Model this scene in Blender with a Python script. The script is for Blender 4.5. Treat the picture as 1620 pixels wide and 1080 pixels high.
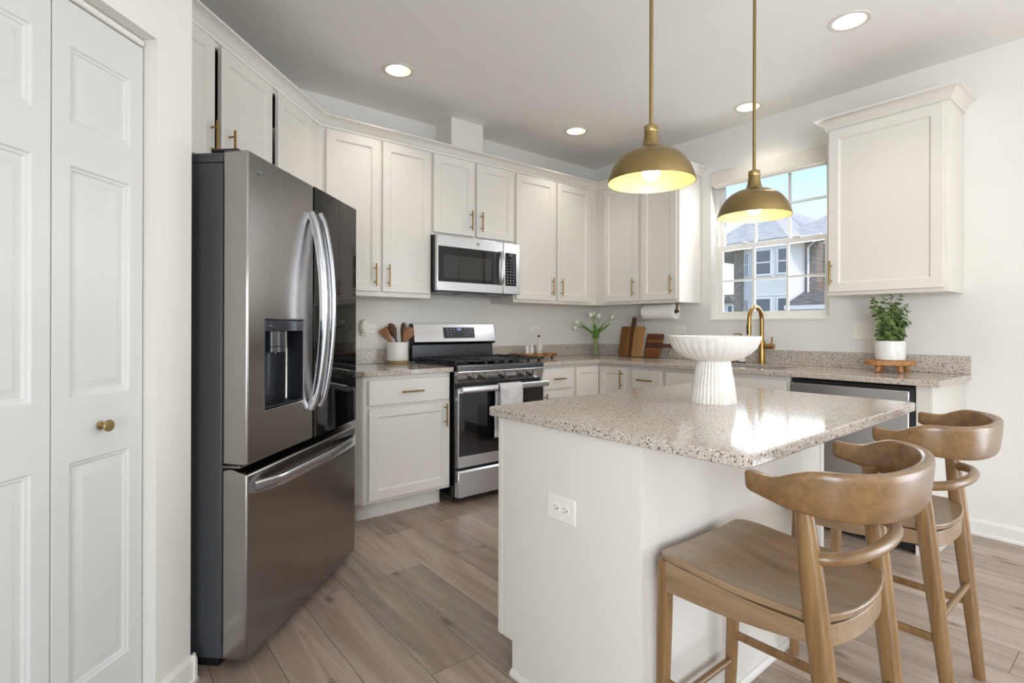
import bpy, bmesh, math, random
from mathutils import Vector, Matrix
random.seed(7)
for o in list(bpy.data.objects): bpy.data.objects.remove(o)
SC = bpy.context.scene
COL = SC.collection
PI = math.pi
S2 = math.sqrt(.5)

# ------------------------------------------------------------------ camera
def setup_camera():
    yaw, roll = math.radians(51.2261), math.radians(0.152)
    cd = bpy.data.cameras.new('camera'); co = bpy.data.objects.new('camera', cd); COL.objects.link(co)
    cd.sensor_fit = 'HORIZONTAL'; cd.sensor_width = 36.0; cd.lens = 840.506 / 1620 * 36.0
    cd.shift_y = -(540 - 518.148) / 1620.0
    cd.clip_start = 0.05; cd.clip_end = 300
    fw = Vector((math.cos(yaw), math.sin(yaw), 0)); rt = Vector((math.sin(yaw), -math.cos(yaw), 0)); up = Vector((0, 0, 1))
    m = Matrix((rt, up, -fw)).transposed()
    m = m @ Matrix.Rotation(roll, 3, 'Z')
    co.matrix_world = Matrix.Translation((-3.9818, -3.6404, 1.1767)) @ m.to_4x4()
    SC.camera = co
setup_camera()

# ------------------------------------------------------------------ light, sky, exposure
SC.view_settings.view_transform = 'Standard'
SC.view_settings.look = 'None'
SC.view_settings.gamma = 1.0
SC.view_settings.use_curve_mapping = False
SC.view_settings.exposure = 0.22
SC.cycles.max_bounces = 10
SC.cycles.diffuse_bounces = 5
SC.cycles.glossy_bounces = 5
SC.cycles.transparent_max_bounces = 12
SC.cycles.sample_clamp_indirect = 6.0
SC.cycles.caustics_reflective = False
SC.cycles.caustics_refractive = False
SC.cycles.use_denoising = True

w = bpy.data.worlds.new('sky'); SC.world = w; w.use_nodes = True
nt = w.node_tree; nt.nodes.clear()
wo = nt.nodes.new('ShaderNodeOutputWorld'); bg = nt.nodes.new('ShaderNodeBackground'); sk = nt.nodes.new('ShaderNodeTexSky')
sk.sky_type = 'NISHITA'; sk.sun_disc = False; sk.sun_elevation = math.radians(48); sk.sun_rotation = math.radians(185)
sk.air_density = 1.0; sk.dust_density = 1.2; sk.ozone_density = 1.2
bg.inputs[1].default_value = 0.33
nt.links.new(sk.outputs[0], bg.inputs[0]); nt.links.new(bg.outputs[0], wo.inputs[0])

def light(name, kind, loc, energy, color=(1, 1, 1), size=1.0, size_y=None, direction=None, spot=None):
    l = bpy.data.lights.new(name, kind); l.energy = energy; l.color = color
    if kind == 'AREA':
        l.size = size
        if size_y: l.shape = 'RECTANGLE'; l.size_y = size_y
    elif kind == 'SUN': l.angle = math.radians(1.0)
    else: l.shadow_soft_size = size
    if spot: l.spot_size = math.radians(spot); l.spot_blend = .9
    o = bpy.data.objects.new(name, l); COL.objects.link(o); o.location = loc
    if direction is not None: o.rotation_euler = Vector(direction).to_track_quat('-Z', 'Y').to_euler()
    return o
light('sun', 'SUN', (0, 0, 20), 1.3, (1, .96, .9), direction=(.35, .55, -.75))
# daylight through the patio door and kitchen window; the side lamp is added fill
light('daylight_patio_door', 'AREA', (-.03, -5.55, 1.08), 60, (.84, .92, 1.0), 1.9, 2.0, direction=(-1, 0, -.05))
light('side_fill_lamp', 'AREA', (-6.15, -6.2, 1.2), 152, (.87, .94, 1.0), 2.1, 1.85, direction=(1, .5, -.1))
light('daylight_kitchen_window', 'AREA', (.17, -1.7175, 1.84), 13, (.93, .97, 1.0), .82, 1.12, direction=(-1, 0, -.35))
# unseen upward fill lamp, added to brighten the ceiling
light('ceiling_fill', 'AREA', (-2.2, -4.9, 1.5), 31, (.94, .97, 1.0), 1.6, 1.6, direction=(.0, .35, 1))

# ------------------------------------------------------------------ materials
def lin(h):
    h = h.lstrip('#'); r = []
    for i in (0, 2, 4):
        c = int(h[i:i + 2], 16) / 255
        r.append(c / 12.92 if c <= .04045 else ((c + .055) / 1.055) ** 2.4)
    return (*r, 1)
def new_mat(name):
    m = bpy.data.materials.new(name); m.use_nodes = True
    n = m.node_tree.nodes; b = n['Principled BSDF']
    return m, m.node_tree, b
def L(t, a, b): t.links.new(a, b)
def node(t, typ, **k):
    n = t.nodes.new(typ)
    for a, v in k.items():
        if a.startswith('i_'):
            key = a[2:]; key = int(key) if key.isdigit() else key.replace('_', ' ')
            n.inputs[key].default_value = v
        else: setattr(n, a, v)
    return n
def ramp(t, stops, interp='LINEAR'):
    r = t.nodes.new('ShaderNodeValToRGB'); r.color_ramp.interpolation = interp
    e = r.color_ramp.elements
    while len(e) < len(stops): e.new(.5)
    for i, (p, c) in enumerate(stops): e[i].position = p; e[i].color = c
    return r
def coords(t, scale=(1, 1, 1), rot=(0, 0, 0)):
    tc = t.nodes.new('ShaderNodeTexCoord'); mp = t.nodes.new('ShaderNodeMapping')
    mp.inputs['Scale'].default_value = scale; mp.inputs['Rotation'].default_value = rot
    L(t, tc.outputs['Object'], mp.inputs[0]); return mp.outputs[0]
def bump(t, b, h, strength=.1, dist=.002):
    n = node(t, 'ShaderNodeBump', i_Strength=strength, i_Distance=dist); L(t, h, n.inputs['Height']); L(t, n.outputs[0], b.inputs['Normal'])

def paint(name, col, rough=.45, grain=0.0, var=.02):
    m, t, b = new_mat(name); b.inputs['Roughness'].default_value = rough
    c = lin(col); v = coords(t, (3, 3, 3)); n = node(t, 'ShaderNodeTexNoise', i_Scale=1.3, i_Detail=3)
    L(t, v, n.inputs['Vector'])
    r = ramp(t, [(.3, tuple(x * (1 - var) for x in c[:3]) + (1,)), (.7, c)]); L(t, n.outputs[0], r.inputs[0]); L(t, r.outputs[0], b.inputs['Base Color'])
    if grain:
        n2 = node(t, 'ShaderNodeTexNoise', i_Scale=140, i_Detail=2); L(t, v, n2.inputs['Vector']); bump(t, b, n2.outputs[0], grain, .001)
    return m
def metal(name, col, rough=.3, brush=None, aniso=0.0, metallic=1.0, radial=False):
    m, t, b = new_mat(name); b.inputs['Metallic'].default_value = metallic; b.inputs['Roughness'].default_value = rough
    b.inputs['Base Color'].default_value = lin(col)
    if brush:
        v = coords(t, brush); n = node(t, 'ShaderNodeTexNoise', i_Scale=1.0, i_Detail=4); L(t, v, n.inputs['Vector'])
        r = node(t, 'ShaderNodeMapRange'); r.inputs[3].default_value = rough * .92; r.inputs[4].default_value = rough * 1.08
        L(t, n.outputs[0], r.inputs[0]); L(t, r.outputs[0], b.inputs['Roughness'])
        bump(t, b, n.outputs[0], .006, .0003)
    if aniso: b.inputs['Anisotropic'].default_value = aniso
    if radial:
        tg = node(t, 'ShaderNodeTangent', direction_type='RADIAL', axis='Z'); L(t, tg.outputs[0], b.inputs['Tangent'])
    return m
def plain(name, col, rough=.5, metallic=0.0, emit=None, estr=0.0, coat=0.0):
    m, t, b = new_mat(name); b.inputs['Base Color'].default_value = lin(col); b.inputs['Roughness'].default_value = rough
    b.inputs['Metallic'].default_value = metallic; b.inputs['Coat Weight'].default_value = coat
    if emit: b.inputs['Emission Color'].default_value = lin(emit); b.inputs['Emission Strength'].default_value = estr
    n = node(t, 'ShaderNodeTexNoise', i_Scale=60.0); L(t, coords(t), n.inputs['Vector'])
    r = node(t, 'ShaderNodeMapRange'); r.inputs[3].default_value = rough * .93; r.inputs[4].default_value = min(1, rough * 1.07)
    L(t, n.outputs[0], r.inputs[0]); L(t, r.outputs[0], b.inputs['Roughness'])
    return m
def wood(name, dark, mid, light_, axis='X', scale=1.0, rough=.4, knots=False, coat=0.0):
    m, t, b = new_mat(name); b.inputs['Roughness'].default_value = rough; b.inputs['Coat Weight'].default_value = coat; b.inputs['Coat Roughness'].default_value = .2
    sc = {'X': (2, 26, 26), 'Y': (26, 2, 26), 'Z': (26, 26, 2)}[axis]
    v = coords(t, tuple(s * scale for s in sc))
    n = node(t, 'ShaderNodeTexNoise', i_Scale=1.0, i_Detail=6, i_Roughness=.62, i_Distortion=.6); L(t, v, n.inputs['Vector'])
    r = ramp(t, [(.28, lin(dark)), (.5, lin(mid)), (.74, lin(light_))]); L(t, n.outputs[0], r.inputs[0])
    n2 = node(t, 'ShaderNodeTexNoise', i_Scale=3.2, i_Detail=2); L(t, v, n2.inputs['Vector'])
    mx = node(t, 'ShaderNodeMix', data_type='RGBA', blend_type='MULTIPLY'); mx.inputs[0].default_value = .18
    r2 = ramp(t, [(.35, (.62, .58, .55, 1)), (.6, (1, 1, 1, 1))]); L(t, n2.outputs[0], r2.inputs[0])
    L(t, r.outputs[0], mx.inputs[6]); L(t, r2.outputs[0], mx.inputs[7]); L(t, mx.outputs[2], b.inputs['Base Color'])
    bump(t, b, n.outputs[0], .06, .001)
    return m
def quartz(name):
    m, t, b = new_mat(name); b.inputs['Roughness'].default_value = .10; b.inputs['IOR'].default_value = 1.5; b.inputs['Specular IOR Level'].default_value = .36
    v = coords(t)
    def cells(sc):
        vo = node(t, 'ShaderNodeTexVoronoi', i_Scale=sc); L(t, v, vo.inputs['Vector'])
        sp = node(t, 'ShaderNodeSeparateColor'); L(t, vo.outputs['Color'], sp.inputs[0]); return sp.outputs[0]
    base = ramp(t, [(0.0, lin('#a0958b')), (.16, lin('#b4a99e')), (.45, lin('#c2b7ad')), (.72, lin('#ccc2b8')), (.92, lin('#dfd7cf'))], 'CONSTANT')
    L(t, cells(430), base.inputs[0])
    big = ramp(t, [(0.0, lin('#5d534c')), (.035, lin('#857a71')), (.08, (1, 1, 1, 1))], 'CONSTANT'); L(t, cells(270), big.inputs[0])
    mx = node(t, 'ShaderNodeMix', data_type='RGBA', blend_type='MULTIPLY'); mx.inputs[0].default_value = 1.0
    L(t, base.outputs[0], mx.inputs[6]); L(t, big.outputs[0], mx.inputs[7])
    wh = ramp(t, [(0.0, (0, 0, 0, 1)), (.93, (1, 1, 1, 1))], 'CONSTANT'); L(t, cells(330), wh.inputs[0])
    mx2 = node(t, 'ShaderNodeMix', data_type='RGBA'); mx2.inputs[7].default_value = lin('#e6e0d8')
    L(t, wh.outputs[0], mx2.inputs[0]); L(t, mx.outputs[2], mx2.inputs[6]); L(t, mx2.outputs[2], b.inputs['Base Color'])
    return m
def floor_mat():
    m, t, b = new_mat('oak_plank_floor')
    tc = t.nodes.new('ShaderNodeTexCoord'); sp = node(t, 'ShaderNodeSeparateXYZ'); L(t, tc.outputs['Object'], sp.inputs[0])
    ax = node(t, 'ShaderNodeMath', operation='ADD'); ax.inputs[1].default_value = 20 * .194 + 2.289 - 12 * .194 + .194; L(t, sp.outputs[0], ax.inputs[0])
    ay = node(t, 'ShaderNodeMath', operation='ADD'); ay.inputs[1].default_value = 20.37; L(t, sp.outputs[1], ay.inputs[0])
    cb = node(t, 'ShaderNodeCombineXYZ'); L(t, ay.outputs[0], cb.inputs[0]); L(t, ax.outputs[0], cb.inputs[1])
    br = node(t, 'ShaderNodeTexBrick', offset=.37, offset_frequency=2, squash=1.0)
    br.inputs['Color1'].default_value = (0, 0, 0, 1); br.inputs['Color2'].default_value = (1, 1, 1, 1); br.inputs['Mortar'].default_value = (0, 0, 0, 1)
    br.inputs['Scale'].default_value = 1.0; br.inputs['Mortar Size'].default_value = .0011; br.inputs['Mortar Smooth'].default_value = .2
    br.inputs['Brick Width'].default_value = 1.22; br.inputs['Row Height'].default_value = .194; br.inputs['Bias'].default_value = 0.0
    L(t, cb.outputs[0], br.inputs['Vector'])
    # grain shifted per plank
    sh = node(t, 'ShaderNodeVectorMath', operation='SCALE'); sh.inputs['Scale'].default_value = 31.7; L(t, br.outputs['Color'], sh.inputs[0])
    ad = node(t, 'ShaderNodeVectorMath', operation='ADD'); L(t, tc.outputs['Object'], ad.inputs[0]); L(t, sh.outputs[0], ad.inputs[1])
    mp = node(t, 'ShaderNodeMapping'); mp.inputs['Scale'].default_value = (17, 1.5, 17); L(t, ad.outputs[0], mp.inputs[0])
    n = node(t, 'ShaderNodeTexNoise', i_Scale=1.0, i_Detail=7, i_Roughness=.62, i_Distortion=.9); L(t, mp.outputs[0], n.inputs['Vector'])
    r = ramp(t, [(.25, lin('#8c7c71')), (.45, lin('#a39184')), (.6, lin('#b3a296')), (.8, lin('#c2b2a6'))]); L(t, n.outputs[0], r.inputs[0])
    pv = ramp(t, [(0, (.76, .74, .72, 1)), (1, (1.14, 1.13, 1.12, 1))]); L(t, br.outputs['Color'], pv.inputs[0])
    mx = node(t, 'ShaderNodeMix', data_type='RGBA', blend_type='MULTIPLY'); mx.inputs[0].default_value = 1; L(t, r.outputs[0], mx.inputs[6]); L(t, pv.outputs[0], mx.inputs[7])
    # knots
    mp2 = node(t, 'ShaderNodeMapping'); mp2.inputs['Scale'].default_value = (3.4, 1.5, 1); L(t, ad.outputs[0], mp2.inputs[0])
    vo = node(t, 'ShaderNodeTexVoronoi', voronoi_dimensions='2D', i_Scale=1.0, i_Randomness=1.0); L(t, mp2.outputs[0], vo.inputs['Vector'])
    kr = ramp(t, [(.0, (.22, .19, .18, 1)), (.025, (.45, .42, .4, 1)), (.075, (1, 1, 1, 1))]); L(t, vo.outputs['Distance'], kr.inputs[0])
    mx1 = node(t, 'ShaderNodeMix', data_type='RGBA', blend_type='MULTIPLY'); mx1.inputs[0].default_value = .75; L(t, mx.outputs[2], mx1.inputs[6]); L(t, kr.outputs[0], mx1.inputs[7])
    mx2 = node(t, 'ShaderNodeMix', data_type='RGBA'); mx2.inputs[7].default_value = lin('#2c211b'); L(t, br.outputs['Fac'], mx2.inputs[0]); L(t, mx1.outputs[2], mx2.inputs[6])
    L(t, mx2.outputs[2], b.inputs['Base Color'])
    rr = node(t, 'ShaderNodeMapRange'); rr.inputs[3].default_value = .26; rr.inputs[4].default_value = .42; L(t, n.outputs[0], rr.inputs[0]); L(t, rr.outputs[0], b.inputs['Roughness'])
    iv = node(t, 'ShaderNodeMath', operation='SUBTRACT'); iv.inputs[0].default_value = 1; L(t, br.outputs['Fac'], iv.inputs[1])
    bp = node(t, 'ShaderNodeBump', i_Strength=.35, i_Distance=.002); L(t, iv.outputs[0], bp.inputs['Height'])
    bp2 = node(t, 'ShaderNodeBump', i_Strength=.06, i_Distance=.002); L(t, n.outputs[0], bp2.inputs['Height']); L(t, bp.outputs[0], bp2.inputs['Normal']); L(t, bp2.outputs[0], b.inputs['Normal'])
    return m
def brick_mat():
    m, t, b = new_mat('outside_brick'); b.inputs['Roughness'].default_value = .9
    tc = t.nodes.new('ShaderNodeTexCoord'); sp = node(t, 'ShaderNodeSeparateXYZ'); L(t, tc.outputs['Object'], sp.inputs[0])
    cb = node(t, 'ShaderNodeCombineXYZ'); L(t, sp.outputs[1], cb.inputs[0]); L(t, sp.outputs[2], cb.inputs[1])
    br = node(t, 'ShaderNodeTexBrick'); br.inputs['Color1'].default_value = lin('#7b6e64'); br.inputs['Color2'].default_value = lin('#978a7f'); br.inputs['Mortar'].default_value = lin('#b5aca4')
    br.inputs['Scale'].default_value = 1.0; br.inputs['Brick Width'].default_value = .24; br.inputs['Row Height'].default_value = .085; br.inputs['Mortar Size'].default_value = .008
    L(t, cb.outputs[0], br.inputs['Vector']); L(t, br.outputs[0], b.inputs['Base Color']); return m
def shingle_mat(name, a, b_):
    m, t, b = new_mat(name); b.inputs['Roughness'].default_value = .95
    v = coords(t, (7, 2.2, 7)); n = node(t, 'ShaderNodeTexNoise', i_Scale=1.0, i_Detail=4); L(t, v, n.inputs['Vector'])
    r = ramp(t, [(.35, lin(a)), (.65, lin(b_))]); L(t, n.outputs[0], r.inputs[0]); L(t, r.outputs[0], b.inputs['Base Color']); return m
def glass_mat(name, tint=(1, 1, 1, 1), refl=1.0):
    m = bpy.data.materials.new(name); m.use_nodes = True; t = m.node_tree; t.nodes.clear()
    o = node(t, 'ShaderNodeOutputMaterial'); tr = node(t, 'ShaderNodeBsdfTransparent'); tr.inputs[0].default_value = tint
    gl = node(t, 'ShaderNodeBsdfGlossy'); gl.inputs['Roughness'].default_value = .02
    fr = node(t, 'ShaderNodeFresnel'); fr.inputs[0].default_value = 1.45
    mu = node(t, 'ShaderNodeMath', operation='MULTIPLY'); mu.inputs[1].default_value = refl; L(t, fr.outputs[0], mu.inputs[0])
    mx = node(t, 'ShaderNodeMixShader'); L(t, mu.outputs[0], mx.inputs[0]); L(t, tr.outputs[0], mx.inputs[1]); L(t, gl.outputs[0], mx.inputs[2]); L(t, mx.outputs[0], o.inputs[0]); return m
def stripes_wood(name, stops, axis, scale, rough=.4):
    """glued-up board: constant colour strips across `axis`, with grain along the other way"""
    m, t, b = new_mat(name); b.inputs['Roughness'].default_value = rough
    tc = t.nodes.new('ShaderNodeTexCoord'); sp = node(t, 'ShaderNodeSeparateXYZ'); L(t, tc.outputs['Object'], sp.inputs[0])
    mr = node(t, 'ShaderNodeMapRange'); mr.inputs[1].default_value = scale[0]; mr.inputs[2].default_value = scale[1]
    L(t, sp.outputs[{'X': 0, 'Y': 1, 'Z': 2}[axis]], mr.inputs[0])
    r = ramp(t, [(p, lin(c)) for p, c in stops], 'CONSTANT'); L(t, mr.outputs[0], r.inputs[0])
    sc = {'X': (60, 60, 4), 'Y': (60, 60, 4), 'Z': (60, 4, 60)}[axis]
    mp = node(t, 'ShaderNodeMapping'); mp.inputs['Scale'].default_value = sc; L(t, tc.outputs['Object'], mp.inputs[0])
    n = node(t, 'ShaderNodeTexNoise', i_Scale=1.0, i_Detail=5, i_Distortion=.7); L(t, mp.outputs[0], n.inputs['Vector'])
    g = ramp(t, [(.3, (.62, .58, .55, 1)), (.6, (1.05, 1.05, 1.05, 1))]); L(t, n.outputs[0], g.inputs[0])
    mx = node(t, 'ShaderNodeMix', data_type='RGBA', blend_type='MULTIPLY'); mx.inputs[0].default_value = .8; L(t, r.outputs[0], mx.inputs[6]); L(t, g.outputs[0], mx.inputs[7]); L(t, mx.outputs[2], b.inputs['Base Color'])
    return m
def marble(name, col, vein, rough=.35, scale=7):
    m, t, b = new_mat(name); b.inputs['Roughness'].default_value = rough
    v = coords(t, (scale,) * 3); n = node(t, 'ShaderNodeTexNoise', i_Scale=1.0, i_Detail=5, i_Distortion=1.6); L(t, v, n.inputs['Vector'])
    r = ramp(t, [(.36, lin(vein)), (.52, lin(col)), (.8, lin(col))]); L(t, n.outputs[0], r.inputs[0]); L(t, r.outputs[0], b.inputs['Base Color']); return m
def waffle(name, col):
    m, t, b = new_mat(name); b.inputs['Roughness'].default_value = .95; b.inputs['Base Color'].default_value = lin(col)
    v = coords(t, (1, 1, 1)); c = node(t, 'ShaderNodeTexVoronoi', i_Scale=95.0, i_Randomness=.25); L(t, v, c.inputs['Vector']); bump(t, b, c.outputs['Distance'], .9, .006)
    r = ramp(t, [(.0, lin('#b9b7b8')), (.6, lin(col))]); L(t, c.outputs['Distance'], r.inputs[0]); L(t, r.outputs[0], b.inputs['Base Color']); return m
def leaf_mat(name, a, b_):
    m, t, b = new_mat(name); b.inputs['Roughness'].default_value = .5
    n = node(t, 'ShaderNodeTexNoise', i_Scale=26.0); L(t, coords(t), n.inputs['Vector'])
    r = ramp(t, [(.35, lin(a)), (.65, lin(b_))]); L(t, n.outputs[0], r.inputs[0]); L(t, r.outputs[0], b.inputs['Base Color']); return m

M = dict(
    wall=paint('wall_paint', '#e6e4df', .6, .10), ceil=paint('ceiling_paint', '#f0eeea', .7, .08), trim=paint('trim_paint', '#ebe8e2', .35),
    cab=paint('cabinet_paint', '#e3dfd8', .36), door=paint('closet_door_paint', '#d6d7d6', .4), dark=plain('cabinet_inside_shade', '#2b241e', .7),
    floor=floor_mat(), quartz=quartz('speckled_quartz'),
    brass=metal('brushed_brass', '#a88752', .28), brassdark=metal('aged_brass', '#85703f', .32), pull=metal('pull_brass', '#94794a', .3),
    shade=metal('antique_brass_shade', '#97835a', .30, None, .75, 1.0, True), shadein=plain('shade_lining', '#d8bc8c', .45, .3),
    steel=metal('brushed_steel', '#cdcdd0', .24, (3, 160, 160), .3), fsteel=metal('dark_brushed_steel', '#9d9996', .21, (160, 160, 2.5), .35),
    handle=metal('satin_steel', '#c9ccd4', .2), chrome=metal('knob_steel', '#7f7b75', .3), knob=metal('satin_brass_knob', '#a8976a', .42), dsteel=metal('blackened_steel', '#5e6064', .32, (3, 120, 120)),
    gasket=plain('black_plastic', '#17181a', .4), fside=plain('charcoal_side', '#4a4c4f', .42), bglass=plain('black_glass', '#08090b', .04), oven=plain('oven_glass', '#141518', .05, coat=.6),
    iron=plain('cast_iron', '#1d1e20', .55), enamel=plain('black_enamel', '#16171a', .22), panelglass=plain('dispenser_panel', '#2c2f37', .2), liner=plain('dispenser_liner', '#33363d', .3, .6),
    stool=wood('stool_wood', '#6e5231', '#87663f', '#9a794f', 'Z', 1.3, .36, coat=.25), stoolseat=wood('stool_seat_wood', '#7b6248', '#8f7559', '#a08669', 'Y', 1.1, .34, coat=.3), stoolrail=wood('stool_rail_wood', '#6b4e2e', '#7d5d38', '#8f6e46', 'X', 1.3, .34, coat=.35),
    white=plain('white_plastic', '#eeebe4', .35), slot=plain('socket_slot', '#3a3835', .6), ceramic=paint('stoneware', '#e6e3df', .3), clay=plain('raw_clay', '#a3895f', .8),
    marble=marble('white_marble', '#e9e6e1', '#dedad5', .4, 9), marblepot=marble('white_glaze', '#ecebea', '#e2e1e1', .25, 10), mango=wood('mango_wood', '#8a5a2e', '#b07a44', '#c4935c', 'X', 2.4, .5),
    walnut=wood('utensil_walnut', '#3f2418', '#5d3826', '#74492f', 'Z', 3, .5), utensil=wood('utensil_light', '#7c5438', '#9b6c4a', '#b3835d', 'Z', 3, .5),
    paper=plain('paper_towel_paper', '#f1efec', .95), towel=waffle('waffle_cloth', '#e3e1e2'), leaf=leaf_mat('eucalyptus_leaf', '#465c30', '#7a9152'), leafd=leaf_mat('eucalyptus_tip', '#28352f', '#3e4f43'), stem=leaf_mat('green_stem', '#7d9c4e', '#a5c274'), tulipleaf=leaf_mat('tulip_leaf', '#3d6b2a', '#6a963f'), petal=leaf_mat('white_petal', '#e9ecd8', '#fbfbf0'),
    glass=glass_mat('clear_glass'), vase=glass_mat('vase_glass', (.985, .99, .975, 1), .55), vinyl=paint('window_vinyl', '#efede8', .35), blind=plain('roller_blind_fabric', '#d9d5cb', .8),
    brick=brick_mat(), siding=paint('outside_siding', '#e2e0de', .8), siding2=paint('outside_grey_siding', '#9c9c9f', .8), shingle=shingle_mat('outside_shingle', '#a9a8a8', '#c0bfbe'), shingled=shingle_mat('outside_dark_shingle', '#5e5a57', '#7b7673'), outglass=plain('outside_pane', '#646a74', .15), outtrim=plain('outside_trim', '#e9e7e6', .6), lawn=paint('outside_ground', '#8b8a78', .95),
    lens=plain('lamp_lens', '#ffffff', .5, emit='#fff1dc', estr=4.5), bulb=plain('lamp_bulb', '#ffffff', .5, emit='#ffe9c8', estr=9.0), reflector=plain('lamp_reflector', '#f6efe4', .35), lampring=plain('lamp_trim_ring', '#dcd8d0', .4),
    key=plain('printed_grey', '#8d939c', .5), lcd=plain('display_digits', '#aeb9ff', .4, emit='#9aa8ff', estr=1.2), leather=plain('brown_leather', '#6b3a22', .7), soapbody=plain('soap_bottle', '#e9e5dc', .4),
)

# ------------------------------------------------------------------ mesh helpers
class B:
    """collects shapes into one mesh"""
    def __init__(s): s.v = []; s.f = []; s.M = Matrix.Identity(4)
    def add(s, vs, fs):
        o = len(s.v); s.v += [tuple(s.M @ Vector(p)) for p in vs]; s.f += [tuple(i + o for i in f) for f in fs]; return s
    def box(s, x0, x1, y0, y1, z0, z1):
        vs = [(x, y, z) for z in (z0, z1) for y in (y0, y1) for x in (x0, x1)]
        return s.add(vs, [(0, 2, 3, 1), (4, 5, 7, 6), (0, 1, 5, 4), (2, 6, 7, 3), (0, 4, 6, 2), (1, 3, 7, 5)])
    def prism(s, poly, z0, z1, axis='Z'):
        n = len(poly)
        f = {'Z': lambda a, b, c: (a, b, c), 'X': lambda a, b, c: (c, a, b), 'Y': lambda a, b, c: (a, c, b)}[axis]
        vs = [f(a, b, z0) for a, b in poly] + [f(a, b, z1) for a, b in poly]
        return s.add(vs, [tuple(range(n))[::-1], tuple(range(n, 2 * n))] + [(i, (i + 1) % n, n + (i + 1) % n, n + i) for i in range(n)])
    def lathe(s, prof, n=32, c=(0, 0, 0), axis='Z', flute=None, close=False):
        """prof: (r, z) pairs; flute(k, r, z) -> r"""
        vs = []; m = len(prof)
        for i in range(n):
            a = 2 * PI * i / n
            for (r, z) in prof:
                rr = flute(a, r, z) if flute else r
                p = (rr * math.cos(a), rr * math.sin(a), z)
                if axis == 'X': p = (p[2], p[0], p[1])
                elif axis == 'Y': p = (p[0], p[2], p[1])
                vs.append((p[0] + c[0], p[1] + c[1], p[2] + c[2]))
        fs = []
        for i in range(n):
            j = (i + 1) % n
            for k in range(m if close else m - 1):
                k2 = (k + 1) % m; fs.append((i * m + k, j * m + k, j * m + k2, i * m + k2))
        s.add(vs, fs); o = len(s.v) - len(vs)
        if not close:
            for k in (0, m - 1):
                if prof[k][0] > 1e-6: s.f.append(tuple(o + i * m + k for i in range(n)))
        return s
    def cyl(s, p0, p1, r, n=16, r1=None): return s.tube([p0, p1], [r, r if r1 is None else r1], n)
    def tube(s, path, rad, n=12, flat=None, upv=None, caps=True):
        """round (or flattened: rad = (a, b)) section swept along path"""
        P = [Vector(p) for p in path]; m = len(P)
        if not isinstance(rad, (list,)): rad = [rad] * m
        vs = []; prevu = None
        for i, p in enumerate(P):
            t = (P[min(i + 1, m - 1)] - P[max(i - 1, 0)]).normalized()
            if upv is not None: u = (Vector(upv) - t * Vector(upv).dot(t))
            elif prevu is None:
                u = Vector((0, 0, 1)) if abs(t.z) < .9 else Vector((1, 0, 0)); u = u - t * u.dot(t)
            else: u = prevu - t * prevu.dot(t)
            u.normalize(); prevu = u; wv = t.cross(u)
            r = rad[i]; a, b = (r if isinstance(r, tuple) else (r, r))
            for k in range(n):
                th = 2 * PI * k / n
                if flat:  # superellipse: rounded rectangle section
                    ct, st = math.cos(th), math.sin(th); e = flat
                    ca = math.copysign(abs(ct) ** e, ct); sa = math.copysign(abs(st) ** e, st)
                else: ca, sa = math.cos(th), math.sin(th)
                vs.append(tuple(p + u * (a * ca) + wv * (b * sa)))
        fs = []
        for i in range(m - 1):
            for k in range(n):
                k2 = (k + 1) % n; fs.append((i * n + k, i * n + k2, (i + 1) * n + k2, (i + 1) * n + k))
        if caps: fs += [tuple(range(n))[::-1], tuple((m - 1) * n + k for k in range(n))]
        return s.add(vs, fs)
    def ball(s, c, r, n=14, sz=1.0):
        m = 8; return s.lathe([(max(1e-7, r * math.sin(PI * k / m)), -r * sz * math.cos(PI * k / m)) for k in range(m + 1)], n, c)
    def slab(s, xs, ys, mask, z0, z1, plane='XY'):
        """extruded cell map: mask(i, j) says whether the cell is solid"""
        f = {'XY': lambda a, b, c: (a, b, c), 'YZ': lambda a, b, c: (c, a, b), 'XZ': lambda a, b, c: (a, c, b)}[plane]
        nx, ny = len(xs), len(ys); vs = [f(x, y, z) for z in (z0, z1) for y in ys for x in xs]
        I = lambda i, j, k: k * nx * ny + j * nx + i; fs = []
        ok = lambda i, j: 0 <= i < nx - 1 and 0 <= j < ny - 1 and mask(i, j)
        for i in range(nx - 1):
            for j in range(ny - 1):
                if not ok(i, j): continue
                fs.append((I(i, j, 0), I(i, j + 1, 0), I(i + 1, j + 1, 0), I(i + 1, j, 0))); fs.append((I(i, j, 1), I(i + 1, j, 1), I(i + 1, j + 1, 1), I(i, j + 1, 1)))
                if not ok(i - 1, j): fs.append((I(i, j, 0), I(i, j, 1), I(i, j + 1, 1), I(i, j + 1, 0)))
                if not ok(i + 1, j): fs.append((I(i + 1, j, 0), I(i + 1, j + 1, 0), I(i + 1, j + 1, 1), I(i + 1, j, 1)))
                if not ok(i, j - 1): fs.append((I(i, j, 0), I(i + 1, j, 0), I(i + 1, j, 1), I(i, j, 1)))
                if not ok(i, j + 1): fs.append((I(i, j + 1, 0), I(i, j + 1, 1), I(i + 1, j + 1, 1), I(i + 1, j + 1, 0)))
        return s.add(vs, fs)
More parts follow.
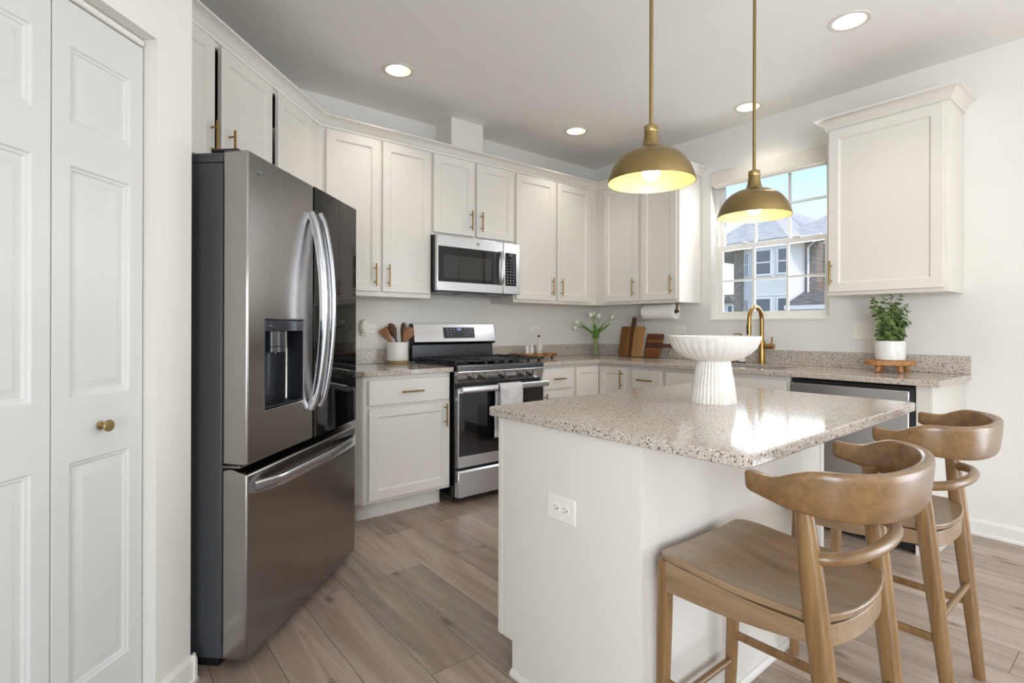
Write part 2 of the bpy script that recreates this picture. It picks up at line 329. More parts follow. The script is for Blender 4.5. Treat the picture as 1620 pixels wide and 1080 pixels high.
    def panelled(s, x0, x1, z0, z1, y, t, panels, rings):
        """a door leaf facing -y with its front at y, thickness t; each panel is a nest of (inset, depth) rings"""
        xs = sorted({x0, x1, *[p[0] for p in panels], *[p[1] for p in panels]}); zs = sorted({z0, z1, *[p[2] for p in panels], *[p[3] for p in panels]})
        for i in range(len(xs) - 1):
            for j in range(len(zs) - 1):
                a, b, c, d = xs[i], xs[i + 1], zs[j], zs[j + 1]
                if any(abs(p[0] - a) < 1e-6 and abs(p[1] - b) < 1e-6 and abs(p[2] - c) < 1e-6 and abs(p[3] - d) < 1e-6 for p in panels):
                    vs = []; fs = []
                    for (ins, dy) in [(0, 0)] + rings: vs += [(a + ins, y + dy, c + ins), (b - ins, y + dy, c + ins), (b - ins, y + dy, d - ins), (a + ins, y + dy, d - ins)]
                    n = len(rings) + 1
                    for k in range(n - 1):
                        for q in range(4): q2 = (q + 1) % 4; fs.append((4 * k + q, 4 * k + q2, 4 * k + 4 + q2, 4 * k + 4 + q))
                    fs.append((4 * n - 4, 4 * n - 3, 4 * n - 2, 4 * n - 1)); s.add(vs, fs)
                else: s.add([(a, y, c), (b, y, c), (b, y, d), (a, y, d)], [(0, 1, 2, 3)])
        # sides and back, subdivided like the front so the mesh closes
        for j in range(len(zs) - 1):
            c, d = zs[j], zs[j + 1]
            s.add([(x0, y, c), (x0, y, d), (x0, y + t, d), (x0, y + t, c)], [(0, 1, 2, 3)]); s.add([(x1, y, c), (x1, y + t, c), (x1, y + t, d), (x1, y, d)], [(0, 1, 2, 3)])
        for i in range(len(xs) - 1):
            a, b = xs[i], xs[i + 1]
            s.add([(a, y, z0), (a, y + t, z0), (b, y + t, z0), (b, y, z0)], [(0, 1, 2, 3)]); s.add([(a, y, z1), (b, y, z1), (b, y + t, z1), (a, y + t, z1)], [(0, 1, 2, 3)])
        xx = xs; zz = zs
        for i in range(len(xx) - 1):
            for j in range(len(zz) - 1): s.add([(xx[i], y + t, zz[j]), (xx[i], y + t, zz[j + 1]), (xx[i + 1], y + t, zz[j + 1]), (xx[i + 1], y + t, zz[j])], [(0, 1, 2, 3)])
        return s

def obj(name, b, mat, parent=None, bevel=0.0, seg=2, smooth=35, loc=None, rot=None, weld=True):
    bm = bmesh.new(); vs = [bm.verts.new(p) for p in b.v]
    for f in b.f:
        try: bm.faces.new([vs[i] for i in f])
        except ValueError: pass
    if weld: bmesh.ops.remove_doubles(bm, verts=bm.verts, dist=1e-5)
    bmesh.ops.recalc_face_normals(bm, faces=bm.faces)
    me = bpy.data.meshes.new(name); bm.to_mesh(me); bm.free()
    me.materials.append(M[mat] if isinstance(mat, str) else mat)
    if smooth:
        me.shade_smooth(); me.set_sharp_from_angle(angle=math.radians(smooth))
    o = bpy.data.objects.new(name, me); COL.objects.link(o)
    if parent is not None: o.parent = parent
    if loc: o.location = loc
    if rot: o.rotation_euler = rot
    if bevel:
        md = o.modifiers.new('bevel', 'BEVEL'); md.width = bevel; md.segments = seg; md.limit_method = 'ANGLE'; md.angle_limit = math.radians(40); md.harden_normals = False
    return o
def tag(o, label, cat, group=None):
    o['label'] = label; o['category'] = cat
    if group: o['group'] = group
    return o
def thing(name, label, cat, loc=(0, 0, 0), rz=0.0, group=None):
    o = bpy.data.objects.new(name, None); COL.objects.link(o); o.location = loc; o.rotation_euler = (0, 0, rz); o.empty_display_size = .05
    return tag(o, label, cat, group)
def struct(name, b, mat, parent=None, **k):
    o = obj(name, b, mat, parent, **k)
    if parent is None: o['kind'] = 'structure'
    return o
def struct_empty(name, loc=(0, 0, 0), rz=0.0):
    o = bpy.data.objects.new(name, None); COL.objects.link(o); o.location = loc; o.rotation_euler = (0, 0, rz); o['kind'] = 'structure'; return o
def copy_tree(src, loc=None, rz=None, label=None):
    c = src.copy(); COL.objects.link(c)
    if loc is not None: c.location = loc
    if rz is not None: c.rotation_euler = (0, 0, rz)
    if label: c['label'] = label
    for ch in list(src.children):
        d = copy_tree(ch); d.parent = c; d.matrix_parent_inverse = ch.matrix_parent_inverse.copy()
    return c
def text_obj(name, s, size, mat, parent, loc, rot, depth=.0004):
    cu = bpy.data.curves.new(name, 'FONT'); cu.body = s; cu.size = size; cu.extrude = depth; cu.align_x = 'CENTER'; cu.align_y = 'CENTER'
    t = bpy.data.objects.new(name + '_curve', cu); COL.objects.link(t)
    me = bpy.data.meshes.new_from_object(t.evaluated_get(bpy.context.evaluated_depsgraph_get())); bpy.data.objects.remove(t)
    me.materials.clear(); me.materials.append(M[mat]); o = bpy.data.objects.new(name, me); COL.objects.link(o); o.parent = parent; o.location = loc; o.rotation_euler = rot; return o
def lerp(a, b, t): return a + (b - a) * t
def smoothpath(pts, n=6):
    """Catmull-Rom through pts"""
    P = [Vector(p) for p in pts]; out = []
    for i in range(len(P) - 1):
        p0, p1, p2, p3 = P[max(i - 1, 0)], P[i], P[i + 1], P[min(i + 2, len(P) - 1)]
        for k in range(n):
            t = k / n
            out.append(.5 * ((2 * p1) + (p2 - p0) * t + (2 * p0 - 5 * p1 + 4 * p2 - p3) * t * t + (3 * p1 - p0 - 3 * p2 + p3) * t ** 3))
    out.append(P[-1]); return out
DG = PI / 4                                   # the diagonal wall: x axis along (1,1), faces (1,-1)
def diag(u, wv, z=0.0): return (S2 * (u + wv), S2 * (u - wv), z)

# ------------------------------------------------------------------ room shell
CE = 2.762
struct('floor', B().box(-7.2, .12, -8.1, .6, -.08, 0), 'floor')
LIGHTS = [(-2.48, -.644), (-.903, -.626), (-.283, -1.73), (-.914, -2.592)]
def ceiling():
    b = B(); h = .13; n = 48
    xs = sorted({-7.2, .12, *[x - h for x, y in LIGHTS], *[x + h for x, y in LIGHTS]}); ys = sorted({-8.1, .6, *[y - h for x, y in LIGHTS], *[y + h for x, y in LIGHTS]})
    # overlapping y-bands would cut a hole's cell: build each light's cell from the cells it covers
    for i in range(len(xs) - 1):
        for j in range(len(ys) - 1):
            cx, cy = (xs[i] + xs[i + 1]) / 2, (ys[j] + ys[j + 1]) / 2
            if any(abs(cx - x) < h and abs(cy - y) < h for x, y in LIGHTS): continue
            b.add([(xs[i], ys[j], CE), (xs[i + 1], ys[j], CE), (xs[i + 1], ys[j + 1], CE), (xs[i], ys[j + 1], CE)], [(0, 3, 2, 1)])
    for x, y in LIGHTS:
        vs = []
        for k in range(n):
            a = 2 * PI * k / n; c, s_ = math.cos(a), math.sin(a); q = h / max(abs(c), abs(s_)); vs += [(x + .078 * c, y + .078 * s_, CE), (x + q * c, y + q * s_, CE)]
        b.add(vs, [(2 * k, 2 * k + 1, 2 * ((k + 1) % n) + 1, 2 * ((k + 1) % n)) for k in range(n)])
    b.box(-7.2, .12, -8.1, .6, CE + .14, CE + .2)
    b.add([(-7.2, -8.1, CE), (.12, -8.1, CE), (.12, .6, CE), (-7.2, .6, CE), (-7.2, -8.1, CE + .14), (.12, -8.1, CE + .14), (.12, .6, CE + .14), (-7.2, .6, CE + .14)], [(0, 1, 5, 4), (1, 2, 6, 5), (2, 3, 7, 6), (3, 0, 4, 7)])
    struct('ceiling', b, 'ceil', smooth=0)
ceiling()
struct('wall_back', B().box(-3.0, .12, 0, .12, 0, CE), 'wall', smooth=0)
WY0, WY1, WZ0, WZ1 = -2.16, -1.275, 1.25, 2.44
ys = [-8.1, -6.6, -4.55, WY0, WY1, .12]; zs = [0, WZ0, 2.1, WZ1, CE]
struct('wall_right', B().slab(ys, zs, lambda i, j: not ((i == 3 and j in (1, 2)) or (i == 1 and j in (0, 1))), 0, .14, 'YZ'), 'wall', smooth=0)
def diag_mesh(b): b.M = Matrix.Rotation(DG, 4, 'Z'); return b          # local x = u, local -y = w
UC, WC = -3.76, -1.485
b = diag_mesh(B())
b.slab([-7.25, -5.06, -3.908, UC], [0, 2.046, CE], lambda i, j: not (i == 1 and j == 0), -WC, -WC + .13, 'XZ')
b.box(-3.86, UC, -WC + .13, 2.25, 0, CE)
b.box(-3.86, -2.0, 2.13, 2.25, 0, CE)
b.box(-5.3, -3.86, 2.13, 2.25, 0, CE); b.box(-5.3, -5.2, -WC + .13, 2.13, 0, CE)
struct('wall_left', b, 'wall', smooth=0)
struct('wall_side', B().slab([-8.1, -7.3, -5.1, -4.05], [0, .25, 2.15, CE], lambda i, j: not (i == 1 and j == 1), -6.35, -6.2, 'YZ'), 'wall', smooth=0)
xs = [-6.3, -5.4, -3.4, -2.6, -.6, .12]
struct('wall_front', B().slab(xs, [0, .5, 2.4, CE], lambda i, j: not (j == 1 and i in (1, 3)), -8.14, -8.0, 'XZ'), 'wall', smooth=0)
struct('wall_vent_chase', B().box(-1.835, -1.542, -.232, 0, 2.46, CE), 'wall', smooth=0)

# baseboards with shoe moulding
PB = [(0, 0), (.017, 0), (.017, .012), (.011, .018), (.011, .075), (.006, .088), (.004, .092), (0, .092)]
def base_run(name, p0, p1, inward):
    """straight baseboard from p0 to p1, profile thrown towards inward"""
    d = Vector((p1[0] - p0[0], p1[1] - p0[1], 0)); n = Vector((inward[0], inward[1], 0)); b = B(); m = len(PB); vs = []
    for p in (p0, p1): vs += [tuple(Vector((p[0], p[1], 0)) + n * o + Vector((0, 0, z))) for o, z in PB]
    b.add(vs, [tuple(range(m)), tuple(range(m, 2 * m))] + [(k, (k + 1) % m, m + (k + 1) % m, m + k) for k in range(m)])
    struct(name, b, 'trim', smooth=0)
base_run('baseboard_right', (0, -2.885), (0, -4.55), (-1, 0))
base_run('baseboard_corner', diag(-3.906, WC)[:2], diag(UC + .017, WC)[:2], (S2, -S2))
base_run('baseboard_alcove', diag(UC, WC + .017)[:2], diag(UC, -1.56)[:2], (S2, S2))
base_run('baseboard_front', (-6.2, -8.0), (0, -8.0), (0, 1))

# ------------------------------------------------------------------ closet bifold door (door_1)
d1 = struct_empty('door_1', diag(0, 0), DG)
RP = [(.004, .005), (.010, .006), (.014, .010), (.020, .010), (.040, .003), (.042, .003)]
def leaf(u0, u1):
    b = B(); p = (u0 + .048, u1 - .098 if False else u1 - .048)
    pans = [(p[0], p[1], 1.705, 1.903), (p[0], p[1], .991, 1.594), (p[0], p[1], .226, .822)]
    b.panelled(u0, u1, .015, 2.017, 1.527, .034, pans, RP); return b
for k in range(4):
    u1 = -3.913 - k * .2865
    o = obj('door_leaf', leaf(u1 - .283, u1), 'door', d1, .0015)
    if k in (0, 3):
        uk = u1 - .142 if k == 0 else u1 - .142
        kb = B().lathe([(1e-6, .0), (.011, .0), (.012, .003), (.006, .006), (.0055, .018), (.009, .021), (.0155, .024), (.0165, .028), (.0150, .031), (1e-6, .032)], 24, axis='Y')
        for i, v in enumerate(kb.v): kb.v[i] = (v[0] + uk - .004, 1.527 - v[1], v[2] + .905)
        obj('knob', kb, 'knob', o)['label'] = 'small round antique brass knob'
hb = B()
hb.tube([(-5.055, 1.535, 2.034), (-3.912, 1.535, 2.034)], [(.011, .012)] * 2, 12)
obj('head_track', hb, 'trim', d1)
obj('track_channel', B().box(-5.055, -3.909, 1.54, 1.575, 2.021, 2.045), 'gasket', d1)

# ------------------------------------------------------------------ kitchen window (window_1) and its blind
w1 = struct_empty('window_1', (0, 0, 0), 0)
fx0, fx1 = .075, .135
b = B().slab([WY0, WY0 + .022, WY1 - .022, WY1], [WZ0, WZ0 + .022, WZ1 - .02, WZ1], lambda i, j: not (i == 1 and j == 1), fx0, fx1, 'YZ'); obj('window_frame', b, 'vinyl', w1, .002)
def sash(y0, y1, z0, z1, x0, x1, nm):
    s = .036; b = B().slab([y0, y0 + s, y1 - s, y1], [z0, z0 + s, z1 - s, z1], lambda i, j: not (i == 1 and j == 1), x0, x1, 'YZ')
    o = obj('window_sash', b, 'vinyl', w1, .002); g = B(); xm = (x0 + x1) / 2; a, c = y0 + s, y1 - s; d, e = z0 + s, z1 - s
    for k in (1, 2): yy = lerp(a, c, k / 3); g.box(xm - .009, xm + .009, yy - .008, yy + .008, d, e)
    zz = (d + e) / 2; g.box(xm - .008, xm + .008, a, c, zz - .008, zz + .008); obj('window_grille', g, 'vinyl', o)
    obj('window_pane', B().box(xm - .002, xm + .002, a - .005, c + .005, d - .005, e + .005), 'glass', o, smooth=0)
    return o
ls = sash(WY0 + .023, WY1 - .023, WZ0 + .023, 1.845, .076, .100, 'lower')
sash(WY0 + .023, WY1 - .023, 1.808, WZ1 - .021, .106, .130, 'upper')
for yy in (-1.52, -1.91): obj('sash_lock', B().box(.072, .1, yy - .03, yy + .03, 1.846, 1.853).box(.074, .092, yy - .012, yy + .02, 1.853, 1.862), 'vinyl', w1, .002)
struct('trim_1', B().box(-.006, .074, WY0 + .001, WY1 - .001, WZ0 - .012, WZ0 + .002), 'trim', bevel=.002)
bl = thing('roller_blind', 'off-white roller blind fully raised at the head of the kitchen window', 'blind', (0, -1.7175, 2.36))
obj('valance', B().prism([(-.012, .075), (-.022, .07), (-.024, -.028), (-.018, -.034), (.03, -.034), (.03, .075)], -.44, .44, 'Y') if False else B().box(-.022, .045, -.437, .437, -.035, .074), 'blind', bl, .006)
obj('hem_bar', B().box(.0, .018, -.42, .42, -.052, -.0355), 'blind', bl, .004)
# patio door and front windows of the room behind the camera
d2 = struct_empty('door_2', (0, -5.575, 0), 0)
b = B().slab([-1.02, -.96, -.03, .03, .96, 1.02], [.0, .06, 2.04, 2.1], lambda i, j: not (j == 1 and i in (1, 3)), .05, .1, 'YZ'); obj('door_frame', b, 'vinyl', d2, .003)
obj('door_pane', B().box(.072, .076, -.97, .97, .05, 2.05), 'glass', d2, smooth=0)
for k, (a, c) in enumerate([(-5.4, -3.4), (-2.6, -.6)]):
    wn = struct_empty('window_%d' % (k + 2), ((a + c) / 2, -8.07, .5), 0)
    b = B().slab([-1.0, -.94, -.03, .03, .94, 1.0], [0, .06, .93, .97, 1.84, 1.9], lambda i, j: not (i in (1, 3) and j in (1, 3)), -.03, .03, 'XZ'); obj('window_frame', b, 'vinyl', wn, .003)
    obj('window_pane', B().box(-.95, .95, -.003, .003, .05, 1.85), 'glass', wn, smooth=0)

wn = struct_empty('window_4', (-6.28, -6.2, .25), 0)  # invented window, put in only to carry the side fill lamp
b = B().slab([-1.1, -1.04, -.03, .03, 1.04, 1.1], [0, .06, .93, .97, 1.84, 1.9], lambda i, j: not (i in (1, 3) and j in (1, 3)), -.03, .03, 'YZ'); obj('window_frame', b, 'vinyl', wn, .003)  # frame of the invented side window
obj('window_pane', B().box(-.003, .003, -1.05, 1.05, .05, 1.85), 'glass', wn, smooth=0)  # pane of the invented side window

# ------------------------------------------------------------------ cabinets
SH = [(.004, .004), (.010, .009)]
def bar_pull(parent, x, z, length, vertical=True, y=-.02, mat='pull'):
    h = length / 2; yo = y - .03; b = B()
    if vertical:
        b.cyl((x, yo, z - h), (x, yo, z + h), .0056, 12)
        for s in (-1, 1): b.cyl((x, y, z + s * h * .62), (x, yo, z + s * h * .62), .0042, 10)
    else:
        b.cyl((x - h, yo, z), (x + h, yo, z), .0056, 12)
        for s in (-1, 1): b.cyl((x + s * h * .62, y, z), (x + s * h * .62, yo, z), .0042, 10)
    o = obj('handle', b, mat, parent); o['label'] = 'slim brushed brass bar pull'; return o
def shaker(root, x0, x1, z0, z1, hx=None, hz=None, hl=.15, y=-.001, name='door', fw=.055):
    o = obj(name, B().panelled(x0, x1, z0, z1, y - .02, .02, [(x0 + fw, x1 - fw, z0 + fw, z1 - fw)], SH), 'cab', root, .0018)
    if hx is not None: bar_pull(o, hx, hz, hl, True, y - .02)
    return o
def drawer(root, x0, x1, z0, z1, hl=.15, y=-.001, handle=True, name='drawer'):
    o = obj(name, B().box(x0, x1, y - .02, y, z0, z1), 'cab', root, .004, 2)
    if handle: bar_pull(o, (x0 + x1) / 2, (z0 + z1) / 2 - .002, hl, False, y - .02)
    return o
UB, UT, UD = 1.383, 2.441, .3103
RZW = -PI / 2
def upper(name, label, loc, rz, group=None): return thing(name, label, 'cabinet', loc, rz, group)
G1 = 'white wall cabinets'
# tall cabinet left of the microwave (root at its front left corner, x to the right, y into the wall)
c = upper('wall_cabinet', 'tall white two-door wall cabinet just left of the microwave', (-2.86, -UD, UB), 0, G1)
obj('cabinet_body', B().prism([(0, 0), (.803, 0), (.803, UD - .004), (-.127, UD - .004)], 0, UT - UB), 'cab', c, .0015)
for x0, x1, hx in ((.049, .408, .371), (.428, .793, .465)): shaker(c, x0, x1, .033, 1.036, hx, .14)
c = upper('wall_cabinet', 'short white two-door wall cabinet directly above the microwave', (-2.055, -UD, 1.842), 0, G1)
obj('cabinet_body', B().box(0, .758, 0, UD - .004, 0, UT - 1.842), 'cab', c, .0015)
for x0, x1, hx in ((.012, .365, .330), (.387, .745, .424)): shaker(c, x0, x1, .020, .58, hx, .135)
c = upper('wall_cabinet', 'tall white two-door wall cabinet between the microwave and the room corner', (-1.295, -UD, UB), 0, G1)
obj('cabinet_body', B().box(0, .983, 0, UD - .004, 0, UT - UB), 'cab', c, .0015)
for x0, x1, hx in ((.016, .445, .405), (.472, .881, .512)): shaker(c, x0, x1, .024, 1.037, hx, .14)
c = upper('wall_cabinet', 'tall white two-door wall cabinet left of the kitchen window, above the paper towel', (-UD, 0, UB), RZW, G1)
obj('cabinet_body', B().box(.004, 1.186, 0, UD - .004, 0, UT - UB), 'cab', c, .0015)
for x0, x1, hx in ((.410, .795, .757), (.828, 1.169, 1.131)): shaker(c, x0, x1, .025, 1.037, hx, .14)
c = upper('wall_cabinet', 'single-door white wall cabinet with its own crown, right of the kitchen window', (-UD, -2.262, UB), RZW, G1)
obj('cabinet_body', B().box(0, .611, 0, UD - .004, 0, UT - UB), 'cab', c, .0015)
shaker(c, .016, .590, .022, 1.03, .034, .14)
# crown mouldings
PC = [(0, 0), (.010, 0), (.012, .014), (.017, .018), (.021, .027), (.031, .043), (.044, .053), (.055, .056), (.060, .058), (.060, .068), (0, .068)]
def crown(path, z):
    """sweep PC along a plan path, thrown to the right-hand side, mitred"""
    P = [Vector((p[0], p[1])) for p in path]; n = len(P); m = len(PC); vs = []
    for i in range(n):
        d0 = (P[i] - P[i - 1]).normalized() if i else None; d1 = (P[i + 1] - P[i]).normalized() if i < n - 1 else None
        n0 = Vector((d0.y, -d0.x)) if d0 else None; n1 = Vector((d1.y, -d1.x)) if d1 else None
        if n0 is None: off = n1
        elif n1 is None: off = n0
        else: off = (n0 + n1); off = off / off.length / math.sqrt(max(.1, (1 + n0.dot(n1)) / 2))
        vs += [(P[i].x + off.x * o, P[i].y + off.y * o, z + h) for o, h in PC]
    b = B(); b.add(vs, [tuple(range(m)), tuple(range((n - 1) * m, n * m))] + [(i * m + k, i * m + (k + 1) % m, (i + 1) * m + (k + 1) % m, (i + 1) * m + k) for i in range(n - 1) for k in range(m)])
    return b
WU = -1.796
struct('trim_2', crown([diag(UC, WU)[:2], (-2.85, -UD), (-UD, -UD), (-UD, -1.186), (0, -1.186)], 2.429), 'cab', smooth=50)
b = crown([(0, UD - .002), (0, 0), (.611, 0), (.611, UD - .002)][::1], 2.429 - UB)
# path runs wall -> front -> wall; profile must point outwards, so reverse when needed
b = crown([(0, UD - .002), (0, 0), (.611, 0), (.611, UD - .002)], 2.429 - UB) if False else None
def crown_out(path, z):
    bb = crown(path[::-1], z); return bb
cb = crown_out([(.611, UD - .002), (.611, 0), (0, 0), (0, UD - .002)], 2.429 - UB)
# check the throw: the front run must move to negative y
if min(v[1] for v in cb.v) > -.01: cb = crown([(.611, UD - .002), (.611, 0), (0, 0), (0, UD - .002)], 2.429 - UB)
obj('crown', cb, 'cab', c, smooth=50)

# diagonal cabinet over the refrigerator: an open carcass behind loosely spaced doors
c = upper('wall_cabinet', 'white three-door wall cabinet set diagonally above the refrigerator', diag(UC + .003, WU, 1.86), DG, G1)
wd = 2.241 * 0 + (-2.245 - UC - .003)
X = lambda u: u - (UC + .003)
H = UT - 1.86
op = [(X(-3.70), X(-3.238) + .052), (X(-3.196) - .0, X(-2.79) + .052), (X(-2.736) - .0, X(-2.40))]
xs = [0, .05, X(-3.192), X(-3.17), X(-2.735), X(-2.715), X(-2.40), wd]
b = B().slab(xs, [0, .045, H - .035, H], lambda i, j: not (j == 1 and 1 <= i <= 5), 0, .019, 'XZ')
obj('face_frame', b, 'cab', c, .001)
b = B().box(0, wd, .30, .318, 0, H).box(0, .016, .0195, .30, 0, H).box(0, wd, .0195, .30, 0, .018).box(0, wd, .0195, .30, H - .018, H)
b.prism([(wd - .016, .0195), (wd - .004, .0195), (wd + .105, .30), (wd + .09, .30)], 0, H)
obj('cabinet_carcass', b, 'dark', c)  # near-black colour stands in for the shade behind the door slots
for u0, u1, hx in ((-3.655, -3.238, X(-3.262)), (-3.194, -2.79, X(-3.142)), (-2.735, -2.362, None)): shaker(c, X(u0), X(u1), .03, .558, hx, .127)

# base cabinets ---------------------------------------------------------------
FY = .615
G2 = 'white base cabinets'
c = thing('base_cabinet', 'white base cabinet with one drawer and one door between refrigerator and range', 'cabinet', (-2.69, -FY, 0), 0, G2)
obj('cabinet_body', B().prism([(0, 0), (.606, 0), (.606, FY - .004), (-.298, FY - .004), (-.446, .46)], .112, .882), 'cab', c, .0015)
obj('toe_kick', B().prism([(.0, .077), (.575, .077), (.575, .45), (-.38, .45)], .0, .112), 'cab', c)
drawer(c, .028, .592, .704, .856); shaker(c, .030, .593, .134, .688, .556, .605, .15)
c = thing('base_cabinet', 'narrow white base cabinet just right of the range, drawer above door', 'cabinet', (-1.294, -FY, 0), 0, G2)
obj('cabinet_body', B().box(0, .374, 0, FY - .004, .112, .882), 'cab', c, .0015); obj('toe_kick', B().box(0, .374, .077, .45, 0, .112), 'cab', c)
drawer(c, .022, .355, .704, .862, .12); shaker(c, .022, .355, .134, .688, .048, .60, .15)
c = thing('base_cabinet', 'L-shaped white corner base cabinet with two doors meeting in the inner corner', 'cabinet', (-FY, -FY, 0), 0, G2)
obj('cabinet_body', B().prism([(0, 0), (0, -.325), (.61, -.325), (.61, .61), (-.305, .61), (-.305, 0)], .112, .882), 'cab', c, .0015)
obj('toe_kick', B().prism([(.077, .077), (.077, -.325), (.45, -.325), (.45, .45), (-.305, .45), (-.305, .077)], 0, .112), 'cab', c)
shaker(c, -.287, -.024, .134, .862, fw=.05)
o = B().panelled(.024, .292, .134, .862, -.021, .02, [(.074, .242, .184, .812)], SH); o2 = obj('door', o, 'cab', c, .0018, rot=(0, 0, RZW)); bar_pull(o2, .268, .765, .15, True, -.021)
c = thing('base_cabinet', 'narrow white drawer-and-door base cabinet between corner cabinet and sink cabinet', 'cabinet', (-FY, -.943, 0), RZW, G2)
obj('cabinet_body', B().box(0, .318, 0, FY - .004, .112, .882), 'cab', c, .0015); obj('toe_kick', B().box(0, .318, .077, .45, 0, .112), 'cab', c)
drawer(c, .037, .305, .704, .854, .14); shaker(c, .037, .305, .134, .688, .275, .60)
c = thing('base_cabinet', 'wide white sink base cabinet with a plain false drawer front below the sink', 'cabinet', (-FY, -1.264, 0), RZW, G2)
b = B().box(0, .908, 0, .018, .112, .882).box(0, .018, .018, .606, .112, .882).box(.89, .908, .018, .606, .112, .882).box(0.018, .89, .018, .606, .112, .13)
obj('cabinet_body', b, 'cab', c, .001); obj('toe_kick', B().box(0, .908, .077, .45, 0, .11), 'cab', c)
drawer(c, .020, .894, .704, .856, handle=False, name='false_front')
shaker(c, .020, .452, .134, .688, .415, .60); shaker(c, .462, .894, .134, .688, .50, .60)
c = thing('end_panel', 'white filler and gable panel closing the counter run right of the dishwasher', 'panel', (-FY, -2.803, 0), RZW)
obj('filler_strip', B().box(0, .052, 0, .02, .0, .882), 'cab', c, .001); obj('gable', B().box(.0525, .070, 0, .572, 0, .882), 'cab', c, .001); obj('scribe_strip', B().box(.0525, .078, .5725, .611, 0, .882), 'cab', c, .001)

# countertops -----------------------------------------------------------------
c = thing('countertop', 'short speckled grey quartz counter between refrigerator and range', 'countertop', (-2.4, -.3, .8835), 0)
obj('slab', B().prism([(-.295, -.357), (.322, -.357), (.322, .297), (-.59, .297), (-.765, .125)], 0, .0305), 'quartz', c, .003)
obj('backsplash', B().box(-.55, .322, .278, .298, .031, .136), 'quartz', c, .002)
c = thing('countertop', 'long L-shaped speckled grey quartz counter wrapping the corner and holding the sink', 'countertop', (-.3, -1.4, .8835), 0)
SX0, SX1, SY0, SY1 = -.525, -.135, -2.06, -1.38
xs = [-1.296 + .3, -.657 + .3, SX0 + .3, SX1 + .3, .298]; ys = [-2.911 + 1.4, SY0 + 1.4, SY1 + 1.4, -.657 + 1.4, 1.398]
obj('slab', B().slab(xs, ys, lambda i, j: (i > 0 or j == 3) and not (i == 2 and j == 1), 0, .0305), 'quartz', c, .003)
bs = B().slab([-1.296 + .3, .278, .298], [-2.911 + 1.4, 1.378, 1.398], lambda i, j: i == 1 or j == 1, .031, .136); obj('backsplash', bs, 'quartz', c, .002)
c = thing('sink', 'undermount stainless steel kitchen sink below the window', 'sink', (-.33, -1.72, .70), 0)
hx, hy = (SX1 - SX0) / 2 + .004, (SY1 - SY0) / 2 + .004
b = B().slab([-hx - .02, -hx, hx, hx + .02], [-hy - .02, -hy, hy, hy + .02], lambda i, j: not (i == 1 and j == 1), .0, .182).box(-hx - .02, hx + .02, -hy - .02, hy + .02, -.012, 0)
obj('basin', b, 'steel', c, .002); obj('drain', B().lathe([(1e-6, .001), (.03, .001), (.042, .004), (.042, .0005)], 24), 'handle', c)

# ------------------------------------------------------------------ refrigerator
fr = thing('refrigerator', 'dark stainless french-door refrigerator with black glass right door', 'refrigerator', diag(-3.2365, -1.33, 0), DG)
obj('body', B().box(-.448, .448, .098, .74, .035, 1.742), 'fside', fr, .006)
obj('top_cover', B().box(-.448, .448, .098, .74, 1.743, 1.777), 'fside', fr, .006)['label'] = 'dark top cover'
obj('base_grille', B().box(-.43, .43, .12, .70, .0, .034), 'gasket', fr)
DX = .008
# left door with a recess for the dispenser
dx0, dx1, dz0, dz1 = -.348, -.077, .878, 1.203
b = B().panelled(-.4565, DX - .002, .704, 1.779, 0, .092, [(dx0, dx1, dz0, dz1)], [(0, .075)])
ld = obj('door', b, 'fsteel', fr, .007, 3); ld['label'] = 'left stainless door with water dispenser'
lb = B(); e = .0006
lb.add([(dx0 + e, .001, dz0 + e), (dx1 - e, .001, dz0 + e), (dx1 - e, .001, dz1 - e), (dx0 + e, .001, dz1 - e), (dx0 + e, .074, dz0 + e), (dx1 - e, .074, dz0 + e), (dx1 - e, .074, dz1 - e), (dx0 + e, .074, dz1 - e)], [(0, 1, 5, 4), (1, 2, 6, 5), (2, 3, 7, 6), (3, 0, 4, 7), (4, 5, 6, 7)])
dp = obj('dispenser', lb, 'liner', ld, smooth=0)
dpan = obj('control_panel', B().box(dx0 + .001, dx1 - .001, -.001, .03, dz1 - .042, dz1 - .001), 'panelglass', dp, .002)
dpan2 = obj('nozzle', B().cyl((-.235, .040, 1.16), (-.235, .040, 1.105), .046, 28).cyl((-.235, .040, 1.102), (-.235, .040, 1.082), .046, 28).cyl((-.235, .030, 1.083), (-.235, .030, 1.072), .006), 'panelglass', dp)
obj('paddle', B().tube([(-.245, .06, 1.075), (-.245, .064, .95), (-.245, .07, .90)], [(.03, .006), (.034, .006), (.028, .005)], 16, flat=.6, upv=(1, 0, 0)), 'panelglass', dp)
obj('drip_tray', B().box(dx0 + .004, dx1 - .004, .004, .072, dz0 + .001, dz0 + .008), 'gasket', dp, .002)
text_obj('panel_icons', '\u2248 |', .014, 'key', dpan, (dx0 + .03, -.0016, dz1 - .021), (PI / 2, 0, 0))
# logo: ring with an L and a dot, then two letters
lg = B().lathe([(.0125, -.0008), (.0145, -.0008), (.0145, .0008), (.0125, .0008)], 32, axis='Y', close=True)
lg.box(-.0012, .0008, -.0008, .0008, -.005, .006).box(-.0012, .005, -.0008, .0008, -.006, -.0042).box(-.0075, -.005, -.0008, .0008, .0025, .005).box(.004, .0125, -.0008, .0008, -.0008, .0008)
lo = obj('logo', lg, 'handle', ld, loc=(-.388, -.0012, 1.724)); text_obj('logo_letters', 'LG', .019, 'key', lo, (.036, 0, -.001), (PI / 2, 0, 0))
rd = obj('door', B().box(DX + .003, .4565, .004, .092, .704, 1.779), 'fsteel', fr, .006, 3); rd['label'] = 'right door with full black glass face'
obj('glass_face', B().box(DX + .004, .4565, -.003, .0038, .706, 1.777), 'bglass', rd, .0015)['label'] = 'mirror-black glass panel'
